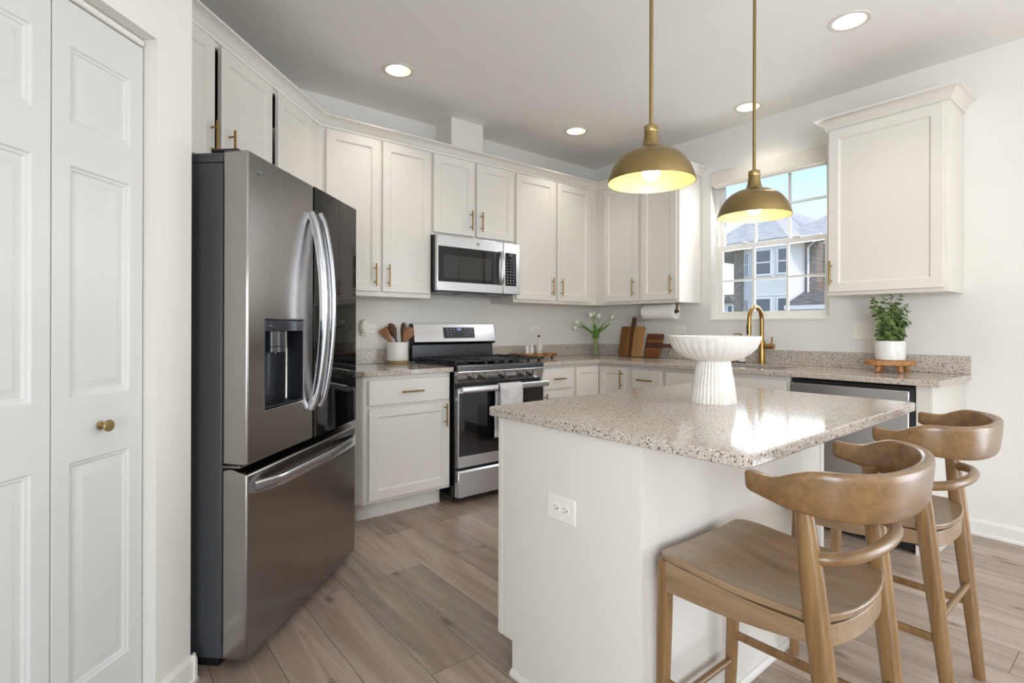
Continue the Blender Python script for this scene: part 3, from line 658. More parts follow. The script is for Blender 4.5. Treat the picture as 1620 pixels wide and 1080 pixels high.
# freezer drawer with a sloped top lip
b = B().prism([(0, .040), (.092, .040), (.092, .690), (.055, .690), (.030, .680), (.0, .672)], -.4565, .4565, 'X'); fz = obj('freezer_drawer', b, 'fsteel', fr, .006, 3)
# curved handles
def bow(x, z0, z1, out, lean):
    P = []; n = 22
    for k in range(n + 1):
        t = k / n; q = math.sin(PI * t) ** .62 if 0 < t < 1 else 0
        P.append((x + lean * q, -.004 - out * q, lerp(z0, z1, t)))
    return B().tube(P, [(.0125, .017)] * (n + 1), 16, flat=.62, upv=(1, 0, 0))
obj('handle', bow(-.026, .835, 1.655, .060, -.002), 'handle', ld)['label'] = 'curved satin steel handle'
obj('handle', bow(.048, .840, 1.665, .060, .002), 'handle', rd)['label'] = 'curved satin steel handle'
P = []; n = 24
for k in range(n + 1):
    t = k / n; q = min(1, math.sin(PI * t) * 3.0); q2 = math.sin(PI * t)
    P.append((lerp(-.424, .424, t), -.004 - .03 * q - .022 * q2, .622 + .004 * q2))
obj('handle', B().tube(P, [(.021, .011)] * (n + 1), 16, flat=.6, upv=(0, 0, 1)), 'handle', fz)['label'] = 'wide bowed satin steel drawer handle'
for hx_ in (-.4075, .4075): obj('hinge_cover', B().box(hx_ - .03, hx_ + .03, .050, .15, 1.7795, 1.793), 'gasket', fr, .004)
obj('middle_hinge', B().box(-.452, -.40, .03, .10, .692, .702), 'chrome', fr, .002)

# ------------------------------------------------------------------ range
rg = thing('gas_range', 'stainless steel gas range with black cooktop and five knobs', 'range', (-1.687, 0, 0), 0)
hw = .381
obj('body', B().box(-hw, hw, -.645, -.03, .045, .895), 'enamel', rg, .003)
obj('foot', B().cyl((-.34, -.60, 0), (-.34, -.60, .045), .018), 'gasket', rg); obj('foot', B().cyl((.34, -.60, 0), (.34, -.60, .045), .018), 'gasket', rg)
obj('cooktop', B().box(-hw, hw, -.665, -.10, .896, .920), 'enamel', rg, .005)
obj('front_trim', B().prism([(-.690, .886), (-.666, .886), (-.666, .924), (-.678, .924), (-.690, .914)], -hw, hw, 'X'), 'dsteel', rg, .002)
cp = obj('control_panel', B().prism([(-.672, .806), (-.646, .806), (-.646, .885), (-.690, .885), (-.696, .880)], -hw, hw, 'X'), 'steel', rg, .003)
kb = B().lathe([(1e-6, -.036), (.014, -.036), (.0185, -.032), (.0215, -.012), (.026, -.006), (.026, 0), (1e-6, 0)], 28, axis='Y').box(-.004, .004, -.043, -.03, -.019, .019)
for x in (-.272, -.182, -.012, .157, .246): obj('knob', kb, 'chrome', cp, loc=(x, -.688, .845), rot=(math.radians(-14), 0, 0))
obj('vent_gap', B().box(-hw + .004, hw - .004, -.655, -.646, .775, .806), 'gasket', rg)
od = obj('oven_door', B().slab([-.378, -.372, .372, .378], [.246, .320, .742, .772], lambda i, j: True, -.692, -.647, 'XZ'), 'steel', rg, .004); od['label'] = 'stainless oven door with dark glass'
obj('door_glass', B().box(-.372, .372, -.6955, -.6925, .322, .742), 'oven', od, .001)
obj('inner_window', B().box(-.225, .225, -.6962, -.6956, .405, .655), 'bglass', od)
P = []
for k in range(21): t = k / 20; P.append((lerp(-.378, .378, t), -.742 - .010 * math.sin(PI * t), .768))
hb = B().tube(P, [(.021, .010)] * 21, 14, flat=.55, upv=(0, 0, 1)); hb.box(-.372, -.345, -.735, -.69, .758, .778).box(.345, .372, -.735, -.69, .758, .778); obj('handle', hb, 'steel', od)['label'] = 'long flat steel oven handle'
obj('storage_drawer', B().prism([(-.694, .048), (-.647, .048), (-.647, .228), (-.683, .228), (-.694, .214)], -.378, .378, 'X'), 'steel', rg, .004)
# back guard
bg_ = obj('back_guard', B().prism([(-.05, .92), (-.012, .92), (-.012, 1.205), (-.06, 1.205), (-.092, 1.062), (-.075, 1.048), (-.05, 1.046)], -hw, hw, 'X'), 'enamel', rg, .003)
P0, P1 = Vector((0, -.0925, 1.064)), Vector((0, -.0612, 1.204))
def on_guard(x0, x1, t0, t1, off, thick):
    nrm = Vector((0, -(P1 - P0).z, (P1 - P0).y)).normalized(); b = B(); vs = []
    for o in (off, off + thick):
        for (x, t) in ((x0, t0), (x1, t0), (x1, t1), (x0, t1)): vs.append(tuple(P0.lerp(P1, t) + nrm * o + Vector((x, 0, 0))))
    return b.add(vs, [(0, 1, 2, 3), (4, 5, 6, 7), (0, 1, 5, 4), (1, 2, 6, 5), (2, 3, 7, 6), (3, 0, 4, 7)])
obj('guard_face', on_guard(-hw + .004, hw - .004, .0, 1.0, .0005, .004), 'steel', bg_, .002)
obj('guard_lower', B().box(-hw + .006, hw - .006, -.056, -.0505, .925, 1.044), 'dsteel', bg_, .001)
dpl = obj('display', on_guard(-.120, .172, .20, .80, .005, .001), 'panelglass', bg_)
b = B(); b2k = B()
for r in range(3):
    for q in range(3 if r < 2 else 2):
        t0 = .66 - r * .15; b.v += []; bb = on_guard(-.088 + q * .030, -.076 + q * .030, t0, t0 + .05, .0062, .0004); b.add(bb.v, bb.f)
        bb = on_guard(.085 + q * .026, .093 + q * .026, t0, t0 + .05, .0062, .0004); b2k.add(bb.v, bb.f)
obj('touch_keys', b, 'key', dpl); obj('touch_keys', b2k, 'key', dpl)
tilt = math.atan2((P1 - P0).z, (P1 - P0).y)
text_obj('clock_digits', '8:57', .022, 'lcd', dpl, tuple(P0.lerp(P1, .68) + Vector((.028, -.0066, .0015))), (tilt, 0, 0))
# burners and grates
b = B()
BUR = [(-.24, -.52), (-.24, -.26), (0, -.39), (.24, -.52), (.24, -.26)]
for x, y in BUR:
    o = obj('burner', B().lathe([(1e-6, .020), (.030, .020), (.034, .016), (.034, .010), (.045, .008), (.045, 0), (1e-6, 0)], 24, (x, y, .9205)), 'iron', rg)
def grate(x0, x1, solid=False):
    g = B(); zt = .958; t = .0065; y0, y1 = -.655, -.145
    for y in (y0, y1): g.box(x0, x1, y - t, y + t, zt - .014, zt)
    for x in (x0, x1): g.box(x - t, x + t, y0, y1, zt - .014, zt)
    if solid: g.box(x0 + .01, x1 - .01, y0 + .01, y1 - .01, zt - .010, zt - .001)
    else:
        xm = (x0 + x1) / 2; ym = (y0 + y1) / 2
        g.box(x0, x1, ym - t, ym + t, zt - .014, zt)
        for yc in ((y0 + ym) / 2, (y1 + ym) / 2):
            for sx in (-1, 1): g.box(min(xm + sx * .03, xm + sx * (x1 - xm)), max(xm + sx * .03, xm + sx * (x1 - xm)), yc - .005, yc + .005, zt - .012, zt + .003)
            for sy in (-1, 1): g.box(xm - .005, xm + .005, min(yc + sy * .03, yc + sy * .127), max(yc + sy * .03, yc + sy * .127), zt - .012, zt + .003)
    for x in (x0, x1):
        for k in range(5): yy = lerp(y0 + .01, y1 - .01, k / 4); g.box(x - .006, x + .006, yy - .009, yy + .009, .9215, zt - .006)
    return g
for (a, c_, s_) in ((-.372, -.128, False), (-.118, .118, True), (.128, .372, False)): obj('grate', grate(a, c_, s_), 'iron', rg, .0015)
# dish towel over the oven handle
tw = B(); nx, nz = 10, 40; x0, x1 = -.098, .098
def towel_y(t):                       # t 0..1 over the length: front hem -> bar -> back hem
    return None
prof = []
for k in range(15): prof.append((-.770 - .002 * math.sin(k * .6), lerp(.470, .765, k / 14)))
for k in range(1, 8): a = PI * k / 8; prof.append((-.752 - .018 * math.cos(a), .768 + .026 * math.sin(a)))
for k in range(15): prof.append((-.730 + .012 * k / 14, lerp(.765, .420, k / 14)))
vs = []; m = len(prof)
for i in range(nx + 1):
    u = i / nx; x = lerp(x0, x1, u)
    for k, (y, z) in enumerate(prof): vs.append((x + (.012 if k > 20 else 0) * -1 + .002 * math.sin(z * 30), y - .003 * math.sin(u * 9 + z * 8) * (1 if k < 14 else 0), z))
tw.add(vs, [(i * m + k, i * m + k + 1, (i + 1) * m + k + 1, (i + 1) * m + k) for i in range(nx) for k in range(m - 1)])
o = obj('dish_towel', tw, 'towel', loc=(-1.687 + .008, 0, 0), smooth=60); tag(o, 'white waffle-weave dish towel hanging over the oven door handle', 'towel')
md = o.modifiers.new('thick', 'SOLIDIFY'); md.thickness = .005; md.offset = 0

# ------------------------------------------------------------------ microwave
mw = thing('microwave', 'stainless over-the-range microwave mounted above the gas range', 'microwave', (-1.684, 0, 1.437), 0)
hw = .3765
obj('body', B().box(-hw, hw, -.375, -.006, .0, .398), 'gasket', mw, .003)
obj('underside_vent', B().box(-.34, .34, -.36, -.08, -.006, -.0005).box(-.12, .12, -.33, -.2, -.012, -.006), 'dsteel', mw)
xd = .212
md_ = obj('door', B().slab([-hw, -.365, .135, xd], [.0, .064, .318, .396], lambda i, j: True, -.405, -.376, 'XZ'), 'steel', mw, .004); md_['label'] = 'stainless microwave door'
obj('door_window', B().box(-.364, .170, -.4085, -.4055, .066, .317), 'bglass', md_, .001)
obj('inner_screen', B().box(-.325, .095, -.4092, -.4086, .093, .255), 'oven', md_)
obj('pocket', B().box(.118, .168, -.4095, -.4086, .068, .315), 'gasket', md_)
P = [(.187, -.412 - .026 * math.sin(PI * k / 14) ** .6 if 0 < k < 14 else -.410, lerp(.069, .322, k / 14)) for k in range(15)]
obj('handle', B().tube(P, [(.017, .008)] * 15, 14, flat=.6, upv=(1, 0, 0)), 'steel', md_)['label'] = 'curved steel microwave handle'
cp = obj('control_panel', B().box(xd + .002, hw, -.405, -.376, 0, .396), 'steel', mw, .004)
kp = obj('keypad', B().box(.235, .340, -.4075, -.4055, .064, .318), 'bglass', cp, .001)
b = B()
for r in range(10):
    for q in range(3):
        if r in (0,): continue
        x = .254 + q * .030; z = .080 + (9 - r) * .0225; b.box(x - .007, x + .007, -.4082, -.4076, z, z + (.008 if r > 4 else .005))
obj('key', b, 'key', kp)
text_obj('clock_digits', '8:57', .022, 'key', kp, (.287, -.4079, .300), (PI / 2, 0, 0))
lgm = obj('logo', B().lathe([(.0135, -.0008), (.016, -.0008), (.016, .0008), (.0135, .0008)], 32, axis='Y', close=True).lathe([(1e-6, -.0004), (.0125, -.0004), (.0125, .0004), (1e-6, .0004)], 28, axis='Y'), 'handle', md_, loc=(-.024, -.4065, .357))
text_obj('logo_letters', 'GE', .014, 'gasket', lgm, (0, -.0012, 0), (PI / 2, 0, 0))

# ------------------------------------------------------------------ dishwasher
dw = thing('dishwasher', 'stainless steel dishwasher under the counter right of the sink', 'dishwasher', (-.62, -2.4885, 0), RZW)
obj('body', B().box(-.308, .308, .012, .56, .02, .872), 'gasket', dw, .002)
dd = obj('door', B().box(-.298, .293, -.032, .011, .125, .775).box(-.298, .293, -.028, .011, .776, .852), 'steel', dw, .004)
obj('handle', B().box(-.27, .272, -.060, -.046, .758, .782).box(-.265, -.245, -.047, -.032, .762, .778).box(.247, .267, -.047, -.032, .762, .778), 'steel', dd, .003)['label'] = 'straight steel bar handle'
obj('logo', B().box(-.018, .018, -.0293, -.0286, .818, .8195), 'key', dd)
obj('toe_panel', B().box(-.298, .298, .04, .06, .02, .118), 'gasket', dw)

# ------------------------------------------------------------------ island
IX, IY, IR = -2.195, -2.573, math.radians(1.2)
isl = thing('kitchen_island', 'freestanding white kitchen island base with plain panels facing the camera', 'island', (IX, IY, 0), IR)
X0, X1, Y0, Y1, ZT = -.645, .585, -.174, .428, .8655
obj('carcass', B().prism([(Y0 + .012, 0), (Y1 - .075, 0), (Y1 - .075, .112), (Y1 - .022, .112), (Y1 - .022, ZT), (Y0 + .012, ZT)], X0 + .008, X1 - .002, 'X'), 'cab', isl)
obj('end_panel', B().prism([(Y0, 0), (Y1 - .075, 0), (Y1 - .075, .112), (Y1 - .023, .112), (Y1 - .023, ZT), (Y0, ZT)], X0, X0 + .007, 'X'), 'cab', isl, .0006)
obj('face_frame', B().box(X0 - .002, X1, Y1 - .0215, Y1, .112, ZT), 'cab', isl, .001)
obj('back_panel', B().box(X0 + .0075, X1 - .03, Y0, Y0 + .0115, 0, ZT), 'cab', isl, .0006)
obj('corner_strip', B().box(X1 - .028, X1 + .002, Y0 - .004, Y0 + .0115, 0, ZT), 'cab', isl, .001)
sp = [(0, 0), (.013, 0), (.013, .008), (.009, .016), (.004, .02), (0, .02)]
b = B().prism([(X0 - a, z) for a, z in sp], Y0 - .012, Y1 - .075, 'Y'); b2 = B().prism([(Y0 - .0005 - a, z) for a, z in sp], X0 - .012, X1 + .002, 'X'); b.add(b2.v, b2.f); obj('shoe_moulding', b, 'cab', isl)
for k in range(2):
    xa = X0 + .02 + k * .605; o = obj('door', B(), 'cab', isl) if False else None
dr = thing  # (plain alias kept short below)
for k in range(2):
    xa = -(X1) + .02 + k * .6; bb = B().panelled(xa, xa + .575, .134, .688, -.02, .02, [(xa + .055, xa + .52, .189, .633)], SH); o = obj('door', bb, 'cab', isl, .0018, loc=(0, Y1 + .001, 0), rot=(0, 0, PI)); bar_pull(o, xa + (.53 if k == 0 else .045), .60, .15, True, -.02)
    o = obj('drawer', B().box(xa, xa + .575, -.02, 0, .704, .845), 'cab', isl, .003, loc=(0, Y1 + .001, 0), rot=(0, 0, PI)); bar_pull(o, xa + .2875, .775, .15, False, -.02)
it = thing('island_countertop', 'thick speckled quartz island top with overhang for the stools', 'countertop', (IX, IY, .8665), IR)
def rrect(hx, hy, r, n=6):
    P = []
    for cx, cy, a0 in ((hx - r, hy - r, 0), (-hx + r, hy - r, 90), (-hx + r, -hy + r, 180), (hx - r, -hy + r, 270)):
        for k in range(n + 1): a = math.radians(a0 + 90 * k / n); P.append((cx + r * math.cos(a), cy + r * math.sin(a)))
    return P
obj('slab', B().prism(rrect(.6655, .4715, .022), 0, .0305), 'quartz', it, .0035)

# ------------------------------------------------------------------ outlets and switch
def outlet(name, label, loc, rz, wdt, hgt, kind='duplex_h'):
    t = thing(name, label, 'outlet' if 'outlet' in name else 'switch', loc, rz)
    pl = obj('cover_plate', B().box(-wdt / 2, wdt / 2, -.006, 0, -hgt / 2, hgt / 2), 'white', t, .002)
    b = B()
    if kind == 'duplex_h':
        for s in (-1, 1):
            cx = s * .0195; f = B().lathe([(1e-6, -.0075), (.0165, -.0075), (.017, -.006)], 20, (cx, 0, 0), axis='Y'); obj('socket_face', f, 'white', pl)
            b.box(cx - .007, cx + .001, -.0082, -.0074, .005, .0068).box(cx - .007, cx + .000, -.0082, -.0074, -.0068, -.005).box(cx + .005, cx + .0095, -.0082, -.0074, -.0022, .0022)
        obj('socket_slots', b, 'slot', pl)
    elif kind == 'switch':
        for s in (-1, 1): obj('toggle', B().box(s * .023 - .005, s * .023 + .005, -.012, -.006, -.011, .011), 'white', pl, .002)
    return t
outlet('wall_outlet', 'white horizontal outlet on the end panel of the island', (-2.8398 + .0, -2.466, .622), RZW + IR, .118, .076)
outlet('wall_outlet', 'white outlet on the range wall above the salt and pepper tray', (-.79, 0, 1.16), 0, .10, .064)
outlet('wall_outlet', 'white outlet on the window wall below the paper towel roll', (0, -.985, 1.165), RZW, .11, .072)
outlet('wall_outlet', 'white outlet on the range wall behind the plug-in night light', (-2.385, 0, 1.165), 0, .10, .064)
outlet('wall_outlet', 'faint outlet on the window wall between tulips and cutting boards', (0, -.305, 1.15), RZW, .10, .066)
outlet('light_switch', 'double white light switch on the wall left of the eucalyptus plant', (0, -2.362, 1.163), RZW, .115, .115, 'switch')
nl = thing('plug_in_night_light', 'round white plug-in night light on the outlet beside the refrigerator', 'night light', (-2.428, 0, 1.182))
obj('housing', B().lathe([(1e-6, -.052), (.016, -.051), (.026, -.046), (.030, -.036), (.030, -.009), (1e-6, -.009)], 28, axis='Y'), 'white', nl)
for v in nl.children[0].data.vertices: v.co.z *= 1.75
obj('plug_collar', B().box(-.024, .024, -.03, -.0072, -.062, -.035), 'white', nl, .004)

# ------------------------------------------------------------------ recessed ceiling lights
def downlight(x, y, label):
    t = thing('recessed_ceiling_light', label, 'ceiling light', (x, y, CE), 0, 'recessed ceiling lights')
    obj('trim_ring', B().lathe([(.0775, .0), (.0765, -.004), (.082, -.006), (.094, -.004), (.0965, .0)], 40, close=True), 'lampring', t)
    obj('reflector', B().lathe([(.0768, .0), (.070, .03), (.058, .065), (.050, .075)], 40), 'reflector', t) if False else None
    vs = B(); prof = [(.0768, -.003), (.068, .03), (.054, .062)]; n = 40
    pts = [(r * math.cos(2 * PI * k / n), r * math.sin(2 * PI * k / n), z) for k in range(n) for r, z in prof]; vs.add(pts, [(k * 3 + q, ((k + 1) % n) * 3 + q, ((k + 1) % n) * 3 + q + 1, k * 3 + q + 1) for k in range(n) for q in range(2)])
    obj('reflector', vs, 'reflector', t)
    obj('lens', B().lathe([(1e-6, .050), (.05, .054), (.055, .062), (1e-6, .064)], 32), 'lens', t)
    l = light('downlight_lamp', 'SPOT', (x, y, CE - .012), 11, (1, .92, .82), .045, direction=(0, 0, -1), spot=112); l.parent = None
downlight(*LIGHTS[0], 'recessed ceiling light farthest left, nearest the refrigerator')
downlight(*LIGHTS[1], 'recessed ceiling light above the corner right of the microwave')
downlight(*LIGHTS[2], 'recessed ceiling light just above the kitchen window, behind the right pendant rod')
downlight(*LIGHTS[3], 'recessed ceiling light at top right, nearest the camera')

# ------------------------------------------------------------------ pendants
def pendant(x, y, z, label):
    t = thing('pendant_light', label, 'pendant light', (x, y, z), 0, 'brass dome pendants over the island')
    sc = 1.045
    out = [(.134, 0), (.132, .012), (.127, .028), (.117, .050), (.103, .070), (.085, .086), (.062, .098), (.036, .105), (.0305, .110), (.026, .122), (.0225, .138), (.0205, .152), (.0200, .158)]
    inn = [(r - .0018 if r > .03 else r - .004, zz - .0012 if zz > 0 else 0) for r, zz in out]
    prof = [(r * sc, zz * sc) for r, zz in out]; pin = [(r * sc, zz * sc) for r, zz in inn[:8]]
    sh = obj('lamp_shade', B().lathe(prof, 64), 'shade', t) if False else None
    def open_lathe(p, n=64):
        b = B(); m = len(p); vs = [(r * math.cos(2 * PI * k / n), r * math.sin(2 * PI * k / n), zz) for k in range(n) for r, zz in p]
        return b.add(vs, [(k * m + q, ((k + 1) % n) * m + q, ((k + 1) % n) * m + q + 1, k * m + q + 1) for k in range(n) for q in range(m - 1)])
    sh = obj('lamp_shade', open_lathe(prof), 'shade', t, smooth=60)
    obj('shade_lining', open_lathe(pin + [(1e-6, pin[-1][1])]), 'shadein', sh, smooth=60)['label'] = 'warm glowing shade lining'
    obj('collar', B().lathe([(1e-6, .157 * sc), (.0205 * sc, .157 * sc), (.0215 * sc, .160 * sc), (.0215 * sc, .174 * sc), (.019 * sc, .177 * sc), (1e-6, .178 * sc)], 32), 'shade', t)
    obj('rod', B().cyl((0, 0, .178 * sc), (0, 0, CE - z - .03), .0063, 16), 'shade', t)
    obj('canopy', B().lathe([(1e-6, CE - z - .031), (.02, CE - z - .031), (.056, CE - z - .022), (.06, CE - z - .016), (.06, CE - z), (1e-6, CE - z)], 32), 'shade', t)
    obj('socket', B().lathe([(1e-6, .06), (.018, .06), (.020, .07), (.020, .107), (1e-6, .107)], 20), 'shadein', t)
    obj('bulb', B().lathe([(1e-6, .008), (.012, .009), (.022, .015), (.028, .025), (.029, .034), (.025, .045), (.016, .056), (.013, .066)], 24), 'bulb', t)
    light('pendant_lamp', 'POINT', (x, y, z + .022), 4.2, (1, .82, .58), .03)
pendant(-2.545, -2.573, 1.650, 'larger-looking brass dome pendant on the left, nearer the camera')
pendant(-1.865, -2.573, 1.630, 'brass dome pendant on the right, hanging in front of the kitchen window')

# ------------------------------------------------------------------ stools
def make_stool(x, y, label):
    t = thing('counter_stool', label, 'stool', (x, y, 0), 0, 'wooden counter stools at the island')
    zs = .594
    # dished seat: rounded front corners, bowed rear edge, carved between the rear posts
    n = 22; m = 18; vs = []; th = .020
    def edge(u, v):
        """u, v in -1..1; returns plan x, y"""
        hwid = .207 - .012 * max(0, -v)
        yy = .208 if v > 0 else 0
        yf = .210 - .004 * u * u; yr = -.150 - .070 * math.sqrt(max(0, 1 - (u * .97) ** 2))
        y_ = lerp(yr, yf, (v + 1) / 2)
        if v > .82: hwid -= .020 * ((v - .82) / .18) ** 2
        return u * hwid, y_
    def dish(x_, y_): return -.020 * max(0, 1 - (x_ / .20) ** 2) * (.4 + .6 * max(0, 1 - ((y_ + .08) / .2) ** 2)) - .012 * max(0, 1 - ((y_ + .06) / .19) ** 2)
    top = []
    for j in range(m + 1):
        for i in range(n + 1):
            px, py = edge(-1 + 2 * i / n, -1 + 2 * j / m); top.append((px, py, zs + dish(px, py)))
    bot = [(p[0] * .985, p[1] * .985, p[2] - th) for p in top]; N = len(top); I = lambda i, j: j * (n + 1) + i; fs = []
    for j in range(m):
        for i in range(n): fs.append((I(i, j), I(i + 1, j), I(i + 1, j + 1), I(i, j + 1))); fs.append((N + I(i, j), N + I(i, j + 1), N + I(i + 1, j + 1), N + I(i + 1, j)))
    ring = [I(i, 0) for i in range(n)] + [I(n, j) for j in range(m)] + [I(i, m) for i in range(n, 0, -1)] + [I(0, j) for j in range(m, 0, -1)]
    for k in range(len(ring)): a, c_ = ring[k], ring[(k + 1) % len(ring)]; fs.append((a, N + a, N + c_, c_))
    obj('seat', B().add(top + bot, fs), 'stoolseat', t, .005, 2, smooth=50)
    # apron following the seat
    obj('apron', B().prism([(-.165, .192), (.165, .192), (.165, .174), (-.165, .174)], .495, .5735), 'stoolseat', t, .002)
    for s in (-1, 1):
        bs_ = B(); tp_ = [(.185, .575), (.10, .568), (.02, .562), (-.06, .559), (-.165, .561)]; bt_ = [(-.165, .522), (-.06, .508), (.02, .500), (.10, .497), (.185, .496)]
        bs_.prism(tp_ + bt_, s * .183, s * .199, 'X'); obj('apron', bs_, 'stoolseat', t, .002)
    arc = [(-.182 + .364 * k / 20, -.158 - .056 * math.sqrt(max(0, 1 - (-1 + 2 * k / 20) ** 2))) for k in range(21)]
    obj('apron', B().prism(arc + [(p[0] * .93, p[1] + .018) for p in arc[::-1]], .508, .5555), 'stoolseat', t, .002)
    # legs
    for s in (-1, 1):
        A, F = Vector((s * .180, .196, .572)), Vector((s * .173, .214, .0015)); P = [A.lerp(F, k / 6) for k in range(7)]
        obj('leg', B().tube(P, [(.0185, .0185)] * 3 + [(.0175, .0175), (.0165, .0165), (.0155, .0155), (.0145, .0145)], 16, flat=.75, upv=(0, 1, 0)), 'stool', t)
        A, F = Vector((s * .194, -.150, .822)), Vector((s * .175, -.238, 0)); P = [A.lerp(F, k / 10) for k in range(11)]
        R = [(.016, .0145), (.020, .017), (.0235, .0185), (.0245, .0195), (.0245, .0195), (.024, .019), (.0225, .018), (.021, .0175), (.0195, .0165), (.018, .0155), (.0165, .0145)]
        o = obj('leg', B().tube(P, R, 16, flat=.8, upv=(0, 1, 0)), 'stool', t); o['label'] = 'tapered rear leg rising to the back rail'
    def leg_at(s, front, z):
        A, F = (Vector((s * .180, .196, .572)), Vector((s * .173, .214, 0))) if front else (Vector((s * .194, -.150, .822)), Vector((s * .175, -.238, 0)))
        return F.lerp(A, z / A.z)
    obj('stretcher', B().tube([leg_at(-1, True, .165), leg_at(1, True, .165)], .0105, 14), 'stoolrail', t)
    obj('stretcher', B().tube([leg_at(-1, False, .305), leg_at(1, False, .305)], .0105, 14), 'stoolrail', t)
    for s in (-1, 1): obj('stretcher', B().tube([leg_at(s, True, .245), leg_at(s, False, .245)], [(.0125, .007)] * 2, 14, flat=.6, upv=(0, 0, 1)), 'stool', t)
    # lower back hoop
    a = leg_at(-1, False, .70); c_ = leg_at(1, False, .70)
    hp = [tuple(a), (-.178, -.192, .702), (-.140, -.222, .704), (-.075, -.240, .706), (0, -.246, .707), (.075, -.240, .706), (.140, -.222, .704), (.178, -.192, .702), tuple(c_)]
    obj('lower_hoop', B().tube(smoothpath(hp, 5), .0142, 14), 'stoolrail', t)
    # crest rail: horseshoe swept with a changing upright section
    K = [(-.236, -.052, .870, .827), (-.240, -.085, .867, .820), (-.243, -.118, .8675, .813), (-.243, -.150, .881, .806), (-.236, -.185, .893, .802), (-.214, -.227, .894, .797), (-.170, -.266, .892, .792), (-.10, -.290, .890, .789), (0, -.299, .889, .788)]
    K = K + [(-x_, y_, a_, b_) for x_, y_, a_, b_ in K[-2::-1]]
    cen = smoothpath([(k[0], k[1], 0) for k in K], 5); tops = smoothpath([(k[2], k[3], 0) for k in K], 5)
    secs = []; mm = 16; vs = []
    for i, p in enumerate(cen):
        q = (cen[min(i + 1, len(cen) - 1)] - cen[max(i - 1, 0)]).normalized(); out = Vector((-q.y, q.x, 0)) * -1
        zt_, zb_ = tops[i].x, tops[i].y; zc = (zt_ + zb_) / 2; hh = (zt_ - zb_) / 2
        fx = min(1, min(i, len(cen) - 1 - i) / 2); thick = .0145 * (.62 + .38 * fx ** .5)
        lean = .10
        for k in range(mm):
            a = 2 * PI * k / mm; ca, sa = math.cos(a), math.sin(a); e = .42
            ox = math.copysign(abs(ca) ** e, ca) * thick; oz = math.copysign(abs(sa) ** e, sa) * hh * (.80 + .20 * fx ** .5)
            vs.append(tuple(p + out * (ox + oz * lean) + Vector((0, 0, zc + oz))))
    nn = len(cen); fs = [(i * mm + k, i * mm + (k + 1) % mm, (i + 1) * mm + (k + 1) % mm, (i + 1) * mm + k) for i in range(nn - 1) for k in range(mm)] + [tuple(range(mm)), tuple((nn - 1) * mm + k for k in range(mm))]
    obj('back_rail', B().add(vs, fs), 'stoolrail', t, smooth=60)
    return t
st = make_stool(-2.612, -3.003, 'wooden counter stool in front, nearest the camera, under the near end of the island')
copy_tree(st, (-1.806, -2.996, 0), 0, 'wooden counter stool farther back, nearest the right wall')

# ------------------------------------------------------------------ pedestal bowl on the island
pb = thing('pedestal_bowl', 'white fluted stone pedestal bowl standing on the island', 'bowl', (-2.129, -2.551, .8972))
NF = 34
def fl(amp): return lambda a, r, z: r * (1 - amp * (abs(math.sin(a * NF / 2)) ** .7) * -1 - amp) if r > .01 else r
ob = [(1e-6, 0), (.083, 0), (.0835, .004), (.0795, .040), (.073, .085), (.066, .125), (.062, .150), (.061, .156)]
obj('pedestal', B().lathe(ob, NF * 8, flute=fl(.035)), 'marble', pb, smooth=50)
bo = [(1e-6, .1565), (.062, .1565), (.078, .160), (.105, .170), (.130, .185), (.150, .205), (.162, .228), (.1665, .242), (.168, .250)]
bi = [(.158, .250), (.150, .228), (.125, .205), (.09, .195), (.04, .19), (1e-6, .189)]
fo = lambda a, r, z: r * (1 - .026 * min(1, max(0, (.246 - z) / .03)) * (1 - abs(math.sin(a * NF / 2)) ** .7)) if (r > .07 and z < .2299) or (r > .16 and z < .245) else r
obj('bowl', B().lathe(bo + bi, NF * 8, flute=fo), 'marble', pb, smooth=50)

# ------------------------------------------------------------------ counter, left: crock with utensils
CT = .9145
CX, CY = -2.212, -.108
ck = thing('utensil_crock', 'white stoneware crock with a bare clay foot, left of the range', 'crock', (CX, CY, CT))
obj('crock_wall', B().lathe([(1e-6, .0246), (.0765, .0246), (.0775, .03), (.0775, .150), (.0755, .156), (.0725, .156), (.0715, .150), (.0715, .028), (1e-6, .028)], 48), 'ceramic', ck)
obj('clay_foot', B().lathe([(1e-6, 0), (.074, 0), (.0762, .004), (.0764, .0242), (1e-6, .0242)], 48), 'clay', ck)['label'] = 'unglazed tan clay foot'
RT = Vector((.7797, -.6262, 0)); FWD = Vector((.6262, .7797, 0))
def utensil(name, label, foot, tip, mat, blade, hl):
    """handle from foot to the blade's start, blade = list of (t, half width, half thickness)"""
    f, tp = Vector(foot), Vector(tip); d = (tp - f); t0 = blade[0][0]
    o = thing(name, label, 'utensil', tuple(f), 0, 'wooden utensils in the crock')
    obj('utensil_handle', B().tube([Vector((0, 0, 0)), d * t0], [.006, .0065], 12), mat, o)
    P = [d * q[0] for q in blade]; obj('blade', B().tube(P, [(q[1], q[2]) for q in blade], 20, upv=tuple(RT)), mat, o)
    return o
base = Vector((CX, CY, CT + .014))
def up(dx, dz, dy=0): return tuple(Vector((CX, CY, 0)) + RT * dx + FWD * dy + Vector((0, 0, CT + dz)))
utensil('wooden_turner', 'light wooden turner leaning left in the crock', up(.035, .034, .0), up(-.112, .252, .0), 'utensil', [(.55, .008, .005), (.66, .020, .004), (.80, .029, .0035), (.96, .034, .003), (1.0, .033, .002)], 0)
utensil('wooden_ladle', 'dark walnut spoon leaning left behind the light turner', up(.03, .034, .044), up(-.066, .292, .044), 'walnut', [(.56, .008, .006), (.68, .022, .008), (.80, .032, .010), (.92, .028, .009), (.98, .014, .006), (1.0, .004, .003)], 0)
